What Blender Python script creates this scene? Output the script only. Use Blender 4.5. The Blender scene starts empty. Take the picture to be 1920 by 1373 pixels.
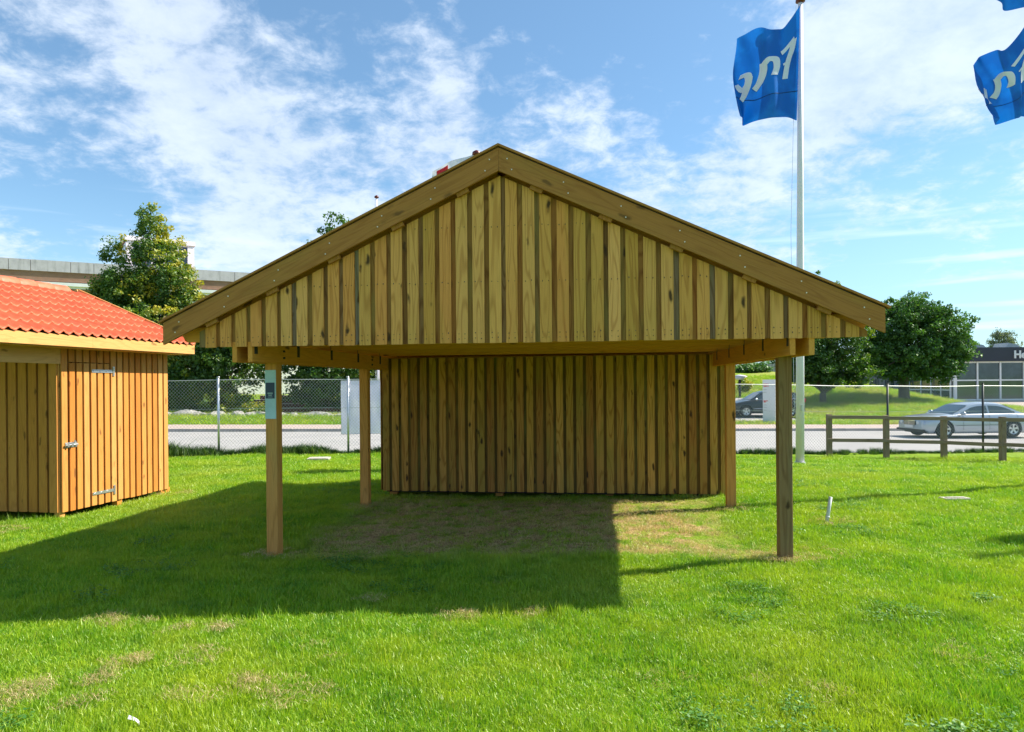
import bpy, bmesh, math, random
import numpy as np
from mathutils import Vector, Matrix, noise as mnoise
random.seed(7); np.random.seed(7)
R = math.radians
SC = bpy.context.scene
COL = SC.collection

# ------------------------------------------------------------------ camera
F = 1300.0            # focal length in pixels of the 1920 px wide photograph
CAMH = 1.78
ROLL = 0.0084
HY = 718.3
cam = bpy.data.cameras.new('camera'); camo = bpy.data.objects.new('camera', cam); COL.objects.link(camo)
cam.sensor_width = 36; cam.sensor_fit = 'HORIZONTAL'; cam.lens = F/1920*36
cam.shift_y = (HY-686.5)/1920; cam.clip_start = 0.1; cam.clip_end = 6000
camo.matrix_world = Matrix.Translation((0, 0, CAMH)) @ Matrix.Rotation(R(90), 4, 'X') @ Matrix.Rotation(-ROLL, 4, 'Z')
SC.camera = camo

# ------------------------------------------------------------------ sun, sky, exposure
SUN = Vector((2.35, 0.55, 2.34)).normalized()
sl = bpy.data.lights.new('sun', 'SUN'); sl.energy = 4.9; sl.angle = R(0.55); sl.color = (1.0, 0.92, 0.78)
so = bpy.data.objects.new('sun', sl); COL.objects.link(so)
so.rotation_euler = SUN.to_track_quat('Z', 'Y').to_euler(); so.location = (20, 5, 20)
SC.view_settings.view_transform = 'Standard'; SC.view_settings.look = 'None'
SC.view_settings.gamma = 1; SC.view_settings.use_curve_mapping = False
SC.view_settings.exposure = 0.95
SC.cycles.max_bounces = 8; SC.cycles.diffuse_bounces = 4; SC.cycles.transparent_max_bounces = 12
SKY_STRENGTH = 0.086

class NT:
    """small helper to write node trees"""
    def __init__(s, tree): s.t = tree; s.n = tree.nodes; s.l = tree.links
    def new(s, typ, ins=None, **kw):
        nd = s.n.new(typ)
        for k, v in kw.items(): setattr(nd, k, v)
        for k, v in (ins or {}).items():
            if hasattr(v, 'is_output'): s.l.new(v, nd.inputs[k])
            else: nd.inputs[k].default_value = v
        return nd
    def math(s, op, a, b=None, c=None, clamp=False):
        nd = s.n.new('ShaderNodeMath'); nd.operation = op; nd.use_clamp = clamp
        for i, v in enumerate((a, b, c)):
            if v is None: continue
            if hasattr(v, 'is_output'): s.l.new(v, nd.inputs[i])
            else: nd.inputs[i].default_value = v
        return nd.outputs[0]
    def vmath(s, op, a, b=None):
        nd = s.n.new('ShaderNodeVectorMath'); nd.operation = op
        for i, v in enumerate((a, b)):
            if v is None: continue
            if hasattr(v, 'is_output'): s.l.new(v, nd.inputs[i])
            else: nd.inputs[i].default_value = v
        return nd.outputs['Value' if op in ('DOT_PRODUCT', 'LENGTH') else 'Vector']
    def noise(s, vec, scale=5, detail=2, rough=.5, dist=0, out=0):
        nd = s.new('ShaderNodeTexNoise', {'Vector': vec, 'Scale': scale, 'Detail': detail, 'Roughness': rough, 'Distortion': dist})
        return nd.outputs[out]
    def ramp(s, fac, stops, interp='LINEAR'):
        nd = s.n.new('ShaderNodeValToRGB'); nd.color_ramp.interpolation = interp
        e = nd.color_ramp.elements
        while len(e) < len(stops): e.new(0.5)
        for i, (p, c) in enumerate(stops):
            e[i].position = p; e[i].color = (*c, 1) if len(c) == 3 else c
        s.l.new(fac, nd.inputs[0]); return nd.outputs[0]
    def mix(s, fac, a, b, blend='MIX'):
        nd = s.n.new('ShaderNodeMix'); nd.data_type = 'RGBA'; nd.blend_type = blend
        for k, v in ((0, fac), (6, a), (7, b)):
            if hasattr(v, 'is_output'): s.l.new(v, nd.inputs[k])
            elif k == 0: nd.inputs[0].default_value = v
            else: nd.inputs[k].default_value = (*v, 1) if len(v) == 3 else v
        return nd.outputs[2]
    def range(s, v, a, b, c=0.0, d=1.0, smooth=True):
        nd = s.n.new('ShaderNodeMapRange'); nd.interpolation_type = 'SMOOTHSTEP' if smooth else 'LINEAR'
        s.l.new(v, nd.inputs[0])
        for i, q in enumerate((a, b, c, d)): nd.inputs[i+1].default_value = q
        return nd.outputs[0]

def build_world():
    w = bpy.data.worlds.new('World'); SC.world = w; w.use_nodes = True
    t = w.node_tree; t.nodes.clear(); q = NT(t)
    sky = q.new('ShaderNodeTexSky', sky_type='NISHITA', sun_disc=False)
    sky.sun_elevation = math.asin(SUN.z); sky.sun_rotation = math.atan2(SUN.x, SUN.y)
    sky.altitude = 50; sky.air_density = 1.0; sky.dust_density = 0.6; sky.ozone_density = 2.5
    tc = q.new('ShaderNodeTexCoord').outputs['Generated']
    d = q.vmath('NORMALIZE', tc)
    sp = q.new('ShaderNodeSeparateXYZ', {0: d}); X, Y, Z = sp.outputs
    zz = q.math('ADD', q.math('MAXIMUM', Z, 0.0), 0.30)
    P = q.new('ShaderNodeCombineXYZ', {0: q.math('DIVIDE', X, zz), 1: q.math('DIVIDE', Y, zz), 2: 0.0}).outputs[0]
    def at_dir(px, py, sharp):
        v = Vector(((px-960)/F, 1, (HY-py)/F)).normalized()
        return q.range(q.vmath('DOT_PRODUCT', d, tuple(v)), sharp, 1.0)
    # big shapes, soft ripples, fine crumble
    big = q.noise(q.vmath('ADD', P, (3.1, 1.7, 0)), 1.1, 3, .5, .2)
    mid = q.noise(q.vmath('ADD', P, (7.7, 2.3, 1)), 4.2, 5, .6, .25)
    rip = q.noise(P, 13.0, 6, .66, .25)
    cov = q.math('ADD', q.math('MULTIPLY', big, .34), q.math('ADD', q.math('MULTIPLY', mid, .32), q.math('MULTIPLY', rip, .34)))
    # where the photographed sky has its banks of cloud and its blue gaps
    for px, py, s, k in ((120, 200, .90, .10), (560, 260, .955, .085), (930, 250, .985, .09), (1250, 270, .986, .085), (1750, 250, .955, .10),
                         (1500, 330, .985, .06), (1700, 60, .985, .07),
                         (620, 60, .985, -.10), (1150, 40, .97, -.10), (1330, 180, .99, -.06), (200, 430, .988, -.07), (1750, 480, .975, -.13), (100, 20, .985, -.03),
                         (1000, 120, .985, -.03)):
        cov = q.math('ADD', cov, q.math('MULTIPLY', at_dir(px, py, s), k))
    mask = q.range(cov, .480, .63)
    hz = q.range(Z, 0.02, 0.16)
    mask = q.math('MULTIPLY', mask, hz)
    # thin high streaks near the horizon
    st = q.noise(q.vmath('MULTIPLY', d, (2.5, 2.5, 38)), 1.4, 3, .5)
    stm = q.math('MULTIPLY', q.range(st, .52, .72), q.math('MULTIPLY', q.range(Z, .02, .06), q.range(Z, .30, .12)))
    shade = q.range(q.math('ADD', q.math('MULTIPLY', mid, .6), q.math('MULTIPLY', rip, .4)), .35, .68)
    cc = q.mix(shade, (4.5, 5.3, 6.5), (6.3, 6.9, 7.7))
    tint = q.mix(1.0, sky.outputs[0], (0.78, 1.02, 1.10), 'MULTIPLY')
    haze = q.mix(q.math('ADD', q.math('MULTIPLY', q.range(Z, .30, .0), .45), .12), tint, (3.6, 5.6, 7.2))
    c = q.mix(q.math('MULTIPLY', stm, .45), haze, (7.2, 8.0, 9.0))
    c = q.mix(q.math('MULTIPLY', mask, .74), c, cc)
    bg = q.new('ShaderNodeBackground', {'Color': c, 'Strength': SKY_STRENGTH})
    o = q.new('ShaderNodeOutputWorld'); t.links.new(bg.outputs[0], o.inputs[0])
build_world()

# ------------------------------------------------------------------ object helpers
def tag(o, label=None, cat=None, group=None, kind=None):
    if label: o['label'] = label
    if cat: o['category'] = cat
    if group: o['group'] = group
    if kind: o['kind'] = kind
    return o
def empty(name, loc=(0, 0, 0), rz=0.0, parent=None):
    o = bpy.data.objects.new(name, None); COL.objects.link(o)
    o.location = loc; o.rotation_euler = (0, 0, rz); o.empty_display_size = .2
    if parent: o.parent = parent
    return o
def link(name, me, parent=None, M=None):
    o = bpy.data.objects.new(name, me); COL.objects.link(o)
    if parent: o.parent = parent
    if M is not None: o.matrix_basis = M
    return o
def copy_tree(o, parent=None):
    c = o.copy(); COL.objects.link(c); c.parent = parent
    for ch in list(o.children): copy_tree(ch, c)
    return c
def basis(p, ax, ay, az):
    M = Matrix.Identity(4)
    for i, a in enumerate((Vector(ax).normalized(), Vector(ay).normalized(), Vector(az).normalized())):
        for j in range(3): M[j][i] = a[j]
    M.translation = Vector(p); return M

class MB:
    """mesh builder"""
    def __init__(s): s.v = []; s.f = []; s.mi = []; s.cur = 0; s.sm = False
    def add(s, vs, fs):
        b = len(s.v); s.v += [tuple(p) for p in vs]
        s.f += [tuple(b+i for i in f) for f in fs]; s.mi += [s.cur]*len(fs); return s
    def box(s, x0, x1, y0, y1, z0, z1, M=None):
        vs = [Vector((x, y, z)) for x in (x0, x1) for y in (y0, y1) for z in (z0, z1)]
        if M is not None: vs = [M @ p for p in vs]
        return s.add(vs, [(0, 1, 3, 2), (4, 6, 7, 5), (0, 4, 5, 1), (2, 3, 7, 6), (0, 2, 6, 4), (1, 5, 7, 3)])
    def prism(s, pts, y0, y1, M=None):
        """polygon in xz, extruded along y"""
        n = len(pts); vs = [Vector((x, y0, z)) for x, z in pts]+[Vector((x, y1, z)) for x, z in pts]
        if M is not None: vs = [M @ p for p in vs]
        fs = [tuple(range(n)), tuple(range(2*n-1, n-1, -1))]+[(i, i+n, (i+1) % n+n, (i+1) % n) for i in range(n)]
        return s.add(vs, fs)
    def bar(s, a, b, w, h=None, up=(0, 0, 1)):
        a = Vector(a); b = Vector(b); d = (b-a); L = d.length; d.normalize()
        x = d.cross(Vector(up))
        if x.length < 1e-4: x = d.cross(Vector((1, 0, 0)))
        x.normalize(); z = x.cross(d); h = h or w
        return s.box(-w/2, w/2, 0, L, -h/2, h/2, basis(a, x, d, z))
    def tube(s, pts, r, n=8, cap=True):
        pts = [Vector(p) for p in pts]; rs = r if isinstance(r, (list, tuple)) else [r]*len(pts)
        vs = []; fs = []; prev = None
        for i, p in enumerate(pts):
            d = (pts[min(i+1, len(pts)-1)]-pts[max(i-1, 0)]).normalized()
            x = prev if prev is not None else d.cross(Vector((0, 0, 1)) if abs(d.z) < .9 else Vector((1, 0, 0)))
            x = (x-d*x.dot(d)).normalized(); prev = x; y = d.cross(x)
            for k in range(n):
                a = 2*math.pi*k/n; vs.append(p+(x*math.cos(a)+y*math.sin(a))*rs[i])
        for i in range(len(pts)-1):
            for k in range(n):
                fs.append((i*n+k, i*n+(k+1) % n, (i+1)*n+(k+1) % n, (i+1)*n+k))
        if cap: fs += [tuple(range(n-1, -1, -1)), tuple(range((len(pts)-1)*n, len(pts)*n))]
        return s.add(vs, fs)
    def grid(s, P):
        """P: rows x cols of points"""
        r = len(P); c = len(P[0])
        return s.add([p for row in P for p in row], [(i*c+j, i*c+j+1, (i+1)*c+j+1, (i+1)*c+j) for i in range(r-1) for j in range(c-1)])
    def mesh(s, name, mats, smooth=False):
        me = bpy.data.meshes.new(name); me.from_pydata(s.v, [], s.f)
        for m in (mats if isinstance(mats, (list, tuple)) else [mats]): me.materials.append(m)
        if isinstance(mats, (list, tuple)) and len(mats) > 1: me.polygons.foreach_set('material_index', s.mi)
        if smooth: me.polygons.foreach_set('use_smooth', [True]*len(me.polygons))
        me.update(); return me
    def build(s, name, mats, parent=None, smooth=False, M=None):
        return link(name, s.mesh(name, mats, smooth), parent, M)
def fix_normals(me):
    bm = bmesh.new(); bm.from_mesh(me); bmesh.ops.recalc_face_normals(bm, faces=bm.faces); bm.to_mesh(me); bm.free()

def at(px, py, Y):
    """world point seen at photo pixel (px, py) standing at depth Y"""
    x = px-960; y = HY-py; c = math.cos(ROLL); s = math.sin(ROLL)
    return Vector(((x*c+y*s)*Y/F, Y, CAMH+(-x*s+y*c)*Y/F))

# ------------------------------------------------------------------ terrain
def sst(a, b, x):
    t = np.clip((x-a)/(b-a), 0, 1); return t*t*(3-2*t)
def fence_y(x): return 18.0+(x+7.6)*0.125
def road0_y(x): return fence_y(x)+1.0
def road1_y(x): return 28.0+(x+12)*0.12
WALK = 3.3
def zroad(x): return -.12-.0155*(np.clip(x, -30, 19)+12)
def terrain(x, y):
    x = np.asarray(x, dtype=float); y = np.asarray(y, dtype=float)
    near = .0147*(np.clip(x, -12, 9)+2.5)
    back = -.05-.33*sst(-4, 12, x)-.12*sst(12, 20, x)
    z = near+(back-near)*sst(10.5, 18.5, y)
    z = z+.018*np.sin(x*1.3+.6)*np.sin(y*.9+1)+.010*np.sin(x*3.1+y*2.3)
    zr = zroad(x)
    z = z+(zr-z)*sst(0, 1, (y-fence_y(x))/1.0)
    # beyond the road
    e = y-(road1_y(x)+WALK)
    left = .22*sst(0, 3, e)+.55*sst(5, 20, e)
    right = .02*np.clip(e-8, 0, 40)+2.9*sst(41, 24, x)*sst(37, 70, y)
    z = z+np.where(e > 0, left*sst(4, -4, x)+right*sst(8, 14, x), 0)
    return z
def G(x, y): return float(terrain(x, y))
def gnd(px, py):
    """ground point seen at a photo pixel: the first place where the sight line meets the ground"""
    p = at(px, py, 1.0); Ys = np.arange(2.0, 110.0, .01)
    k = int(np.argmax(CAMH+(p.z-CAMH)*Ys <= terrain(p.x*Ys, Ys))); Y = float(Ys[k])
    return Vector((p.x*Y, Y, G(p.x*Y, Y)))

# carport frame
CO = Vector((-2.49, 7.242, 0)); CA = -0.1298
CU = Vector((math.cos(CA), math.sin(CA), 0)); CV = Vector((-math.sin(CA), math.cos(CA), 0))
def cab(x, y):
    dx = x-CO.x; dy = y-CO.y
    return dx*CU.x+dy*CU.y, dx*CV.x+dy*CV.y

# ------------------------------------------------------------------ materials
def mat(name, color=(.5, .5, .5), rough=.7, metal=0, spec=.5, **kw):
    m = bpy.data.materials.new(name); m.use_nodes = True
    b = m.node_tree.nodes['Principled BSDF']
    b.inputs['Base Color'].default_value = (*color, 1); b.inputs['Roughness'].default_value = rough
    b.inputs['Metallic'].default_value = metal; b.inputs['Specular IOR Level'].default_value = spec
    for k, v in kw.items(): b.inputs[k].default_value = v
    return m
def worn(name, color, rough=.7, var=.15, scale=3, metal=0, bump=.1, spec=.4, bscale=60):
    """plain colour with blotches, fine speckle and a little relief"""
    m = mat(name, color, rough, metal, spec); q = NT(m.node_tree); b = q.n['Principled BSDF']
    P = q.new('ShaderNodeTexCoord').outputs['Object']
    n = q.noise(P, scale, 4, .6); n2 = q.noise(P, bscale, 3, .6)
    f = q.math('ADD', q.math('MULTIPLY', n, .7), q.math('MULTIPLY', n2, .3))
    k = q.range(f, .3, .7, 1-var, 1+var)
    c = q.vmath('SCALE', (*color,), None); 
    sc = c.node; q.l.new(k, sc.inputs['Scale'])
    q.l.new(c, b.inputs['Base Color'])
    bp = q.new('ShaderNodeBump', {'Height': n2, 'Strength': bump, 'Distance': .01}); q.l.new(bp.outputs[0], b.inputs['Normal'])
    return m

def wood(name, stops, rough=.75, grain=.5, knot=.8, blotch=(.30, .34, .10), bl=.35, weather=None, sat=1.0):
    """treated pine: per-board colour, cathedral grain, fibres, knots; grain runs along local Z"""
    m = mat(name, rough=rough, spec=.25); q = NT(m.node_tree); b = q.n['Principled BSDF']
    P0 = q.new('ShaderNodeTexCoord').outputs['Object']
    rnd = q.new('ShaderNodeObjectInfo').outputs['Random']
    off = q.new('ShaderNodeCombineXYZ', {0: q.math('MULTIPLY', rnd, 37.0), 1: q.math('MULTIPLY', rnd, 91.0), 2: q.math('MULTIPLY', rnd, 53.0)}).outputs[0]
    P = q.vmath('ADD', P0, off)
    wn = q.new('ShaderNodeTexWhiteNoise', {'W': q.math('MULTIPLY', rnd, 917.0)}, noise_dimensions='1D')
    base = q.ramp(wn.outputs['Value'], stops)
    g = q.noise(q.vmath('MULTIPLY', P, (9, 9, .85)), 1.0, 1.5, .4, .35)
    rings = q.math('PINGPONG', q.math('MULTIPLY', g, 17.0), 1.0)
    rings = q.range(rings, .45, 1.0)
    fib = q.noise(q.vmath('MULTIPLY', P, (190, 190, 5)), 1.0, 3, .6)
    blo = q.noise(q.vmath('MULTIPLY', P, (5, 5, 1.1)), 1.0, 3, .55)
    vo = q.new('ShaderNodeTexVoronoi', {'Vector': q.vmath('ADD', q.vmath('MULTIPLY', P, (7.5, 7.5, 2.6)), q.vmath('MULTIPLY', q.noise(P, 9, 2, out=1), (.35, .35, .35))), 'Scale': 1.0, 'Randomness': 1.0})
    kn = q.range(vo.outputs['Distance'], .20, .07)
    ksel = q.math('GREATER_THAN', q.new('ShaderNodeSeparateXYZ', {0: vo.outputs['Color']}).outputs[0], .30)
    kn = q.math('MULTIPLY', kn, ksel)
    c = q.mix(q.math('MULTIPLY', rings, grain), base, q.mix(1.0, base, (.60, .48, .36), 'MULTIPLY'))
    c = q.mix(q.range(blo, .45, .75, 0, bl), c, blotch)
    c = q.mix(q.range(fib, .35, .75, 0, .35), c, q.mix(1.0, c, (.62, .55, .48), 'MULTIPLY'))
    if weather:
        wz = q.range(q.noise(q.vmath('MULTIPLY', P, (3, 3, .7)), 1.0, 4, .6), .50, .68, 0, weather[1])
        c = q.mix(wz, c, weather[0])
    c = q.mix(q.math('MULTIPLY', kn, knot), c, (.055, .028, .012))
    q.l.new(c, b.inputs['Base Color'])
    h = q.math('ADD', q.math('MULTIPLY', fib, .6), q.math('MULTIPLY', rings, .4))
    bp = q.new('ShaderNodeBump', {'Height': h, 'Strength': .35, 'Distance': .004}); q.l.new(bp.outputs[0], b.inputs['Normal'])
    return m

W_GABLE = wood('treated pine cladding', [(0, (.76, .35, .09)), (.15, (.62, .315, .07)), (.3, (.84, .42, .135)), (.45, (.68, .30, .065)), (.6, (.74, .31, .08)), (.75, (.78, .39, .105)), (.88, (.58, .295, .06)), (1, (.68, .30, .07))], bl=.40, blotch=(.50, .31, .06), grain=.58, knot=.95)
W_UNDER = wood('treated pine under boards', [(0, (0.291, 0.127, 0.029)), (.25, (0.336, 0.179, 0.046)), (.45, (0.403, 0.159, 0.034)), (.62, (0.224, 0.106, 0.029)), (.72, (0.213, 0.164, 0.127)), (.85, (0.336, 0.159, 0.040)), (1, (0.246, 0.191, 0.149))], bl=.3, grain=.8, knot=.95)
W_REAR = wood('weathered pine cladding', [(0, (0.595, 0.311, 0.061)), (.25, (0.451, 0.263, 0.050)), (.5, (0.677, 0.361, 0.083)), (.75, (0.390, 0.176, 0.039)), (1, (0.554, 0.332, 0.066))], bl=.6, blotch=(0.287, 0.224, 0.039), grain=.75, knot=.95)
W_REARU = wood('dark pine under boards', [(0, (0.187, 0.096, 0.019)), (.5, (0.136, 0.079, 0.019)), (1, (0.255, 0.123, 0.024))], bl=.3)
W_BARGE = wood('brown pine board', [(0, (0.460, 0.195, 0.050)), (1, (0.400, 0.177, 0.045))], bl=.35, blotch=(0.360, 0.223, 0.050), grain=.35, knot=.6)
W_BEAM = wood('orange planed pine', [(0, (.74, .31, .055)), (.5, (.68, .29, .05)), (1, (.78, .36, .07))], bl=.12, grain=.22, knot=.75)
W_POST = wood('pine post', [(0, (0.740, 0.335, 0.085)), (1, (0.660, 0.307, 0.080))], bl=.45, blotch=(0.500, 0.335, 0.110), grain=.4, knot=.9)
W_POSTW = wood('greyed pine post', [(0, (.31, .18, .075)), (1, (.28, .17, .075))], bl=.6, blotch=(.20, .165, .085), grain=.6, knot=.95, weather=((.25, .20, .12), .6))
W_SHED = wood('honey pine board', [(0, (0.619, 0.253, 0.049)), (.25, (0.680, 0.311, 0.077)), (.5, (0.560, 0.204, 0.035)), (.75, (0.619, 0.272, 0.056)), (1, (0.700, 0.350, 0.105))], bl=.35, blotch=(0.500, 0.175, 0.028), grain=.25, knot=.6)
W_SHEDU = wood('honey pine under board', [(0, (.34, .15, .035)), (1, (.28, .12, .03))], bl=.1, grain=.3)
W_SHEDF = wood('pale pine fascia', [(0, (0.720, 0.391, 0.130)), (1, (0.740, 0.428, 0.160))], bl=.15, blotch=(0.620, 0.307, 0.080), grain=.22, knot=.6)
W_RAIL = wood('grey weathered rail', [(0, (0.300, 0.223, 0.160)), (1, (0.250, 0.191, 0.140))], bl=.4, blotch=(0.210, 0.167, 0.120), grain=.4)
M_FELT = worn('roofing felt', (.05, .05, .055), .95, .2, 6, bscale=300)
M_GALV = worn('galvanised steel', (.62, .64, .66), .38, .12, 12, metal=.85, bump=.03)
M_DARKMETAL = worn('dark steel', (.06, .065, .07), .5, .2, 12, metal=.6)
M_SHADOWGAP = mat('gap shade', (.025, .02, .015), .9)  # near black stands in for the shade in the gap under the walls
M_WHITE = worn('white painted aluminium', (.80, .745, .86), .55, .05, 2, bump=.02, spec=.5)
M_CONC = worn('concrete', (.42, .41, .39), .9, .15, 4)

_tim = {}
def timber(name, parent, p, dz, dx, L, w, t, m, cut0=0.0, cut1=0.0, wob=0.0):
    """board with its grain (and length L) along dz, width w along dx; cuts skew the ends over the width"""
    key = (round(L, 3), round(w, 4), round(t, 4), m.name, round(cut0, 4), round(cut1, 4), wob)
    me = _tim.get(key)
    if me is None:
        b = MB(); vs = []
        e = min(.0035, t*.12)
        # chamfered long edges: octagonal section
        sec = [(-w/2+e, -t/2), (w/2-e, -t/2), (w/2, -t/2+e), (w/2, t/2-e), (w/2-e, t/2), (-w/2+e, t/2), (-w/2, t/2-e), (-w/2, -t/2+e)]
        for k, z in enumerate((0, L)):
            for x, y in sec: vs.append((x, y, z+(cut1 if k else cut0)*x/w))
        fs = [(7, 6, 5, 4, 3, 2, 1, 0), (8, 9, 10, 11, 12, 13, 14, 15)]+[(i, (i+1) % 8, (i+1) % 8+8, i+8) for i in range(8)]
        b.add(vs, fs); me = b.mesh('timber', m); _tim[key] = me
    dz = Vector(dz).normalized(); dx = Vector(dx).normalized(); dy = dz.cross(dx)
    return link(name, me, parent, basis(p, dx, dy, dz))
# ================================================================== ground
def dry_nodes(q, Pw):
    """mask of the parched, trodden lawn under the carport, in carport coordinates"""
    dl = q.vmath('SUBTRACT', Pw, tuple(CO))
    a = q.vmath('DOT_PRODUCT', dl, tuple(CU)); b_ = q.vmath('DOT_PRODUCT', dl, tuple(CV))
    n = q.math('MULTIPLY', q.math('SUBTRACT', q.noise(Pw, 1.6, 4, .65), .5), 1.5)
    da = q.math('SUBTRACT', 2.55, q.math('ABSOLUTE', q.math('SUBTRACT', a, 2.45)))
    db = q.math('SUBTRACT', 1.95, q.math('ABSOLUTE', q.math('SUBTRACT', b_, 1.75)))
    dd = q.math('ADD', q.math('MINIMUM', da, db), n)
    m1 = q.range(dd, -.1, .75)
    m1 = q.math('MULTIPLY', m1, q.range(q.noise(Pw, 4.5, 5, .75), .36, .56))
    # scattered straw patches in the open lawn
    m2 = q.math('MULTIPLY', q.range(q.noise(Pw, 5.3, 4, .7), .64, .76), .5)
    yy = q.new('ShaderNodeSeparateXYZ', {0: Pw}).outputs[1]
    m3 = q.math('MULTIPLY', q.math('MULTIPLY', q.range(q.noise(q.vmath('MULTIPLY', Pw, (.6, 1.6, 1)), .30, 4, .65), .42, .60), q.range(yy, 31.0, 35.0)), .55)
    return q.math('MAXIMUM', q.math('MAXIMUM', m1, m2), m3, clamp=True)

def ground_material():
    m = mat('lawn soil', rough=.95, spec=.1); q = NT(m.node_tree); b = q.n['Principled BSDF']
    Pw = q.new('ShaderNodeNewGeometry').outputs['Position']
    dry = dry_nodes(q, Pw)
    n1 = q.noise(Pw, 1.1, 5, .65); n2 = q.noise(Pw, 22, 4, .7); n3 = q.noise(Pw, 240, 2, .6); n4 = q.noise(Pw, .22, 3, .6)
    green = q.mix(q.range(n2, .3, .7), (.11, .22, .012), (.22, .36, .020))
    green = q.mix(q.range(n1, .4, .7, 0, .6), green, (.28, .42, .03))
    green = q.mix(q.range(n4, .5, .7, 0, .35), green, (.30, .32, .08))
    green = q.mix(q.range(n3, .55, .8, 0, .5), green, (.05, .11, .012))
    straw = q.mix(q.range(n2, .35, .65), (.30, .20, .09), (.58, .43, .21))
    c = q.mix(dry, green, straw)
    q.l.new(c, b.inputs['Base Color'])
    hh = q.math('ADD', q.math('MULTIPLY', n2, .7), q.math('MULTIPLY', n3, .5))
    bp = q.new('ShaderNodeBump', {'Height': hh, 'Strength': .8, 'Distance': .03}); q.l.new(bp.outputs[0], b.inputs['Normal'])
    return m
M_GROUND = ground_material()

def lines(spec):
    out = []
    for a, b, st in spec:
        n = max(1, int(round((b-a)/st))); out += [a+(b-a)*i/n for i in range(n)]
    out.append(spec[-1][1]); return np.array(out)
def sheet(name, xs, ys_of, zfun, m, kind='structure', smooth=True):
    """ys_of(x) gives the list of y at each x"""
    P = []
    for x in xs:
        ys = ys_of(x); zs = zfun(np.full(len(ys), x), np.array(ys)); P.append([(x, y, z) for y, z in zip(ys, zs)])
    b = MB(); b.grid(P); o = b.build(name, m, smooth=smooth); fix_normals(o.data)
    if o.data.polygons[0].normal.z < 0: o.data.flip_normals()
    tag(o, kind=kind); return o
gx = lines([(-3000, -400, 400), (-400, -100, 25), (-100, -30, 4), (-30, -14, .8), (-14, 16, .3), (16, 30, .8), (30, 100, 3), (100, 400, 25), (400, 3000, 400)])
gy = lines([(-3000, -300, 450), (-300, -40, 40), (-40, -4, 3), (-4, 20, .3), (20, 60, .8), (60, 130, 3), (130, 400, 25), (400, 3500, 400)])
g = sheet('ground', gx, lambda x: gy, terrain, M_GROUND)

# road, walkway, kerb
def asphalt():
    m = mat('sun-bleached asphalt', rough=.9, spec=.2); q = NT(m.node_tree); b = q.n['Principled BSDF']
    P = q.new('ShaderNodeTexCoord').outputs['Object']
    n = q.noise(P, .7, 4, .6); n2 = q.noise(P, 90, 3, .7); n3 = q.noise(q.vmath('MULTIPLY', P, (.15, 3, 1)), 1.5, 3)
    c = q.mix(q.range(n, .35, .7), (.35, .34, .335), (.41, .395, .385))
    c = q.mix(q.range(n2, .4, .7, 0, .6), c, (.25, .245, .24)); c = q.mix(q.range(n3, .55, .75, 0, .3), c, (.19, .185, .18))
    q.l.new(c, b.inputs['Base Color']); bp = q.new('ShaderNodeBump', {'Height': n2, 'Strength': .4, 'Distance': .01}); q.l.new(bp.outputs[0], b.inputs['Normal'])
    return m
M_ASPH = asphalt()
def pavers():
    m = mat('pinkish concrete pavers', rough=.9, spec=.2); q = NT(m.node_tree); b = q.n['Principled BSDF']
    P = q.new('ShaderNodeTexCoord').outputs['Object']
    br = q.new('ShaderNodeTexBrick', {'Vector': P, 'Color1': (.50, .39, .34, 1), 'Color2': (.43, .36, .33, 1), 'Mortar': (.22, .19, .17, 1), 'Scale': 1.0, 'Mortar Size': .012, 'Brick Width': .6, 'Row Height': .3})
    n = q.noise(P, 3, 4, .6); c = q.mix(q.range(n, .4, .7, 0, .35), br.outputs[0], (.36, .31, .28))
    q.l.new(c, b.inputs['Base Color']); return m
M_PAVE = pavers()
rx = lines([(-90, -40, 5), (-40, 45, 1.0), (45, 120, 5)])
def lerp_list(a, b, n): return [a+(b-a)*i/n for i in range(n+1)]
sheet('road', rx, lambda x: lerp_list(road0_y(x), road1_y(x), 8), lambda x, y: zroad(x)+.03, M_ASPH)
sheet('pavement', rx, lambda x: lerp_list(road1_y(x)+.14, road1_y(x)+WALK, 3), lambda x, y: zroad(x)+.13, M_PAVE)
M_KERB = worn('granite kerb', (.33, .31, .30), .85, .2, 8)
kb = empty('kerb', (0, road1_y(0), 0)); tag(kb, kind='structure')
kerb_dir = Vector((1, .12, -.0155)).normalized()
kme = MB().box(0, .99, 0, .13, -.12, .14).mesh('kerb_stone', M_KERB)
for i in range(-26, 34):
    x = float(i); link('kerb_stone', kme, kb, basis((x, road1_y(x)-road1_y(0), float(zroad(x))), kerb_dir, (-.12, 1, 0), (0, 0, 1)))
# edge of the pavement sheet towards the grass
b = MB(); b.grid([[(x, road1_y(x)+WALK, float(zroad(x))+z) for z in (-.1, .13)] for x in rx]); o = b.build('pavement_edge', M_CONC); tag(o, kind='structure')
# parking strip with the dark car, and the forecourt of the showroom
def zpark(x, y): return terrain(x, y)+.03
sheet('parking_bay', lines([(-2, 16.5, 1)]), lambda x: lerp_list(road1_y(x)+WALK+2.6, road1_y(x)+WALK+15, 12), zpark, M_ASPH)
M_FORE = worn('pale gravel forecourt', (.42, .35, .31), .95, .18, 1.5)
sheet('forecourt', lines([(34, 120, 1.5)]), lambda x: lerp_list(50.5, 62.5, 12), lambda x, y: terrain(x, y)+.05, M_FORE)

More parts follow.
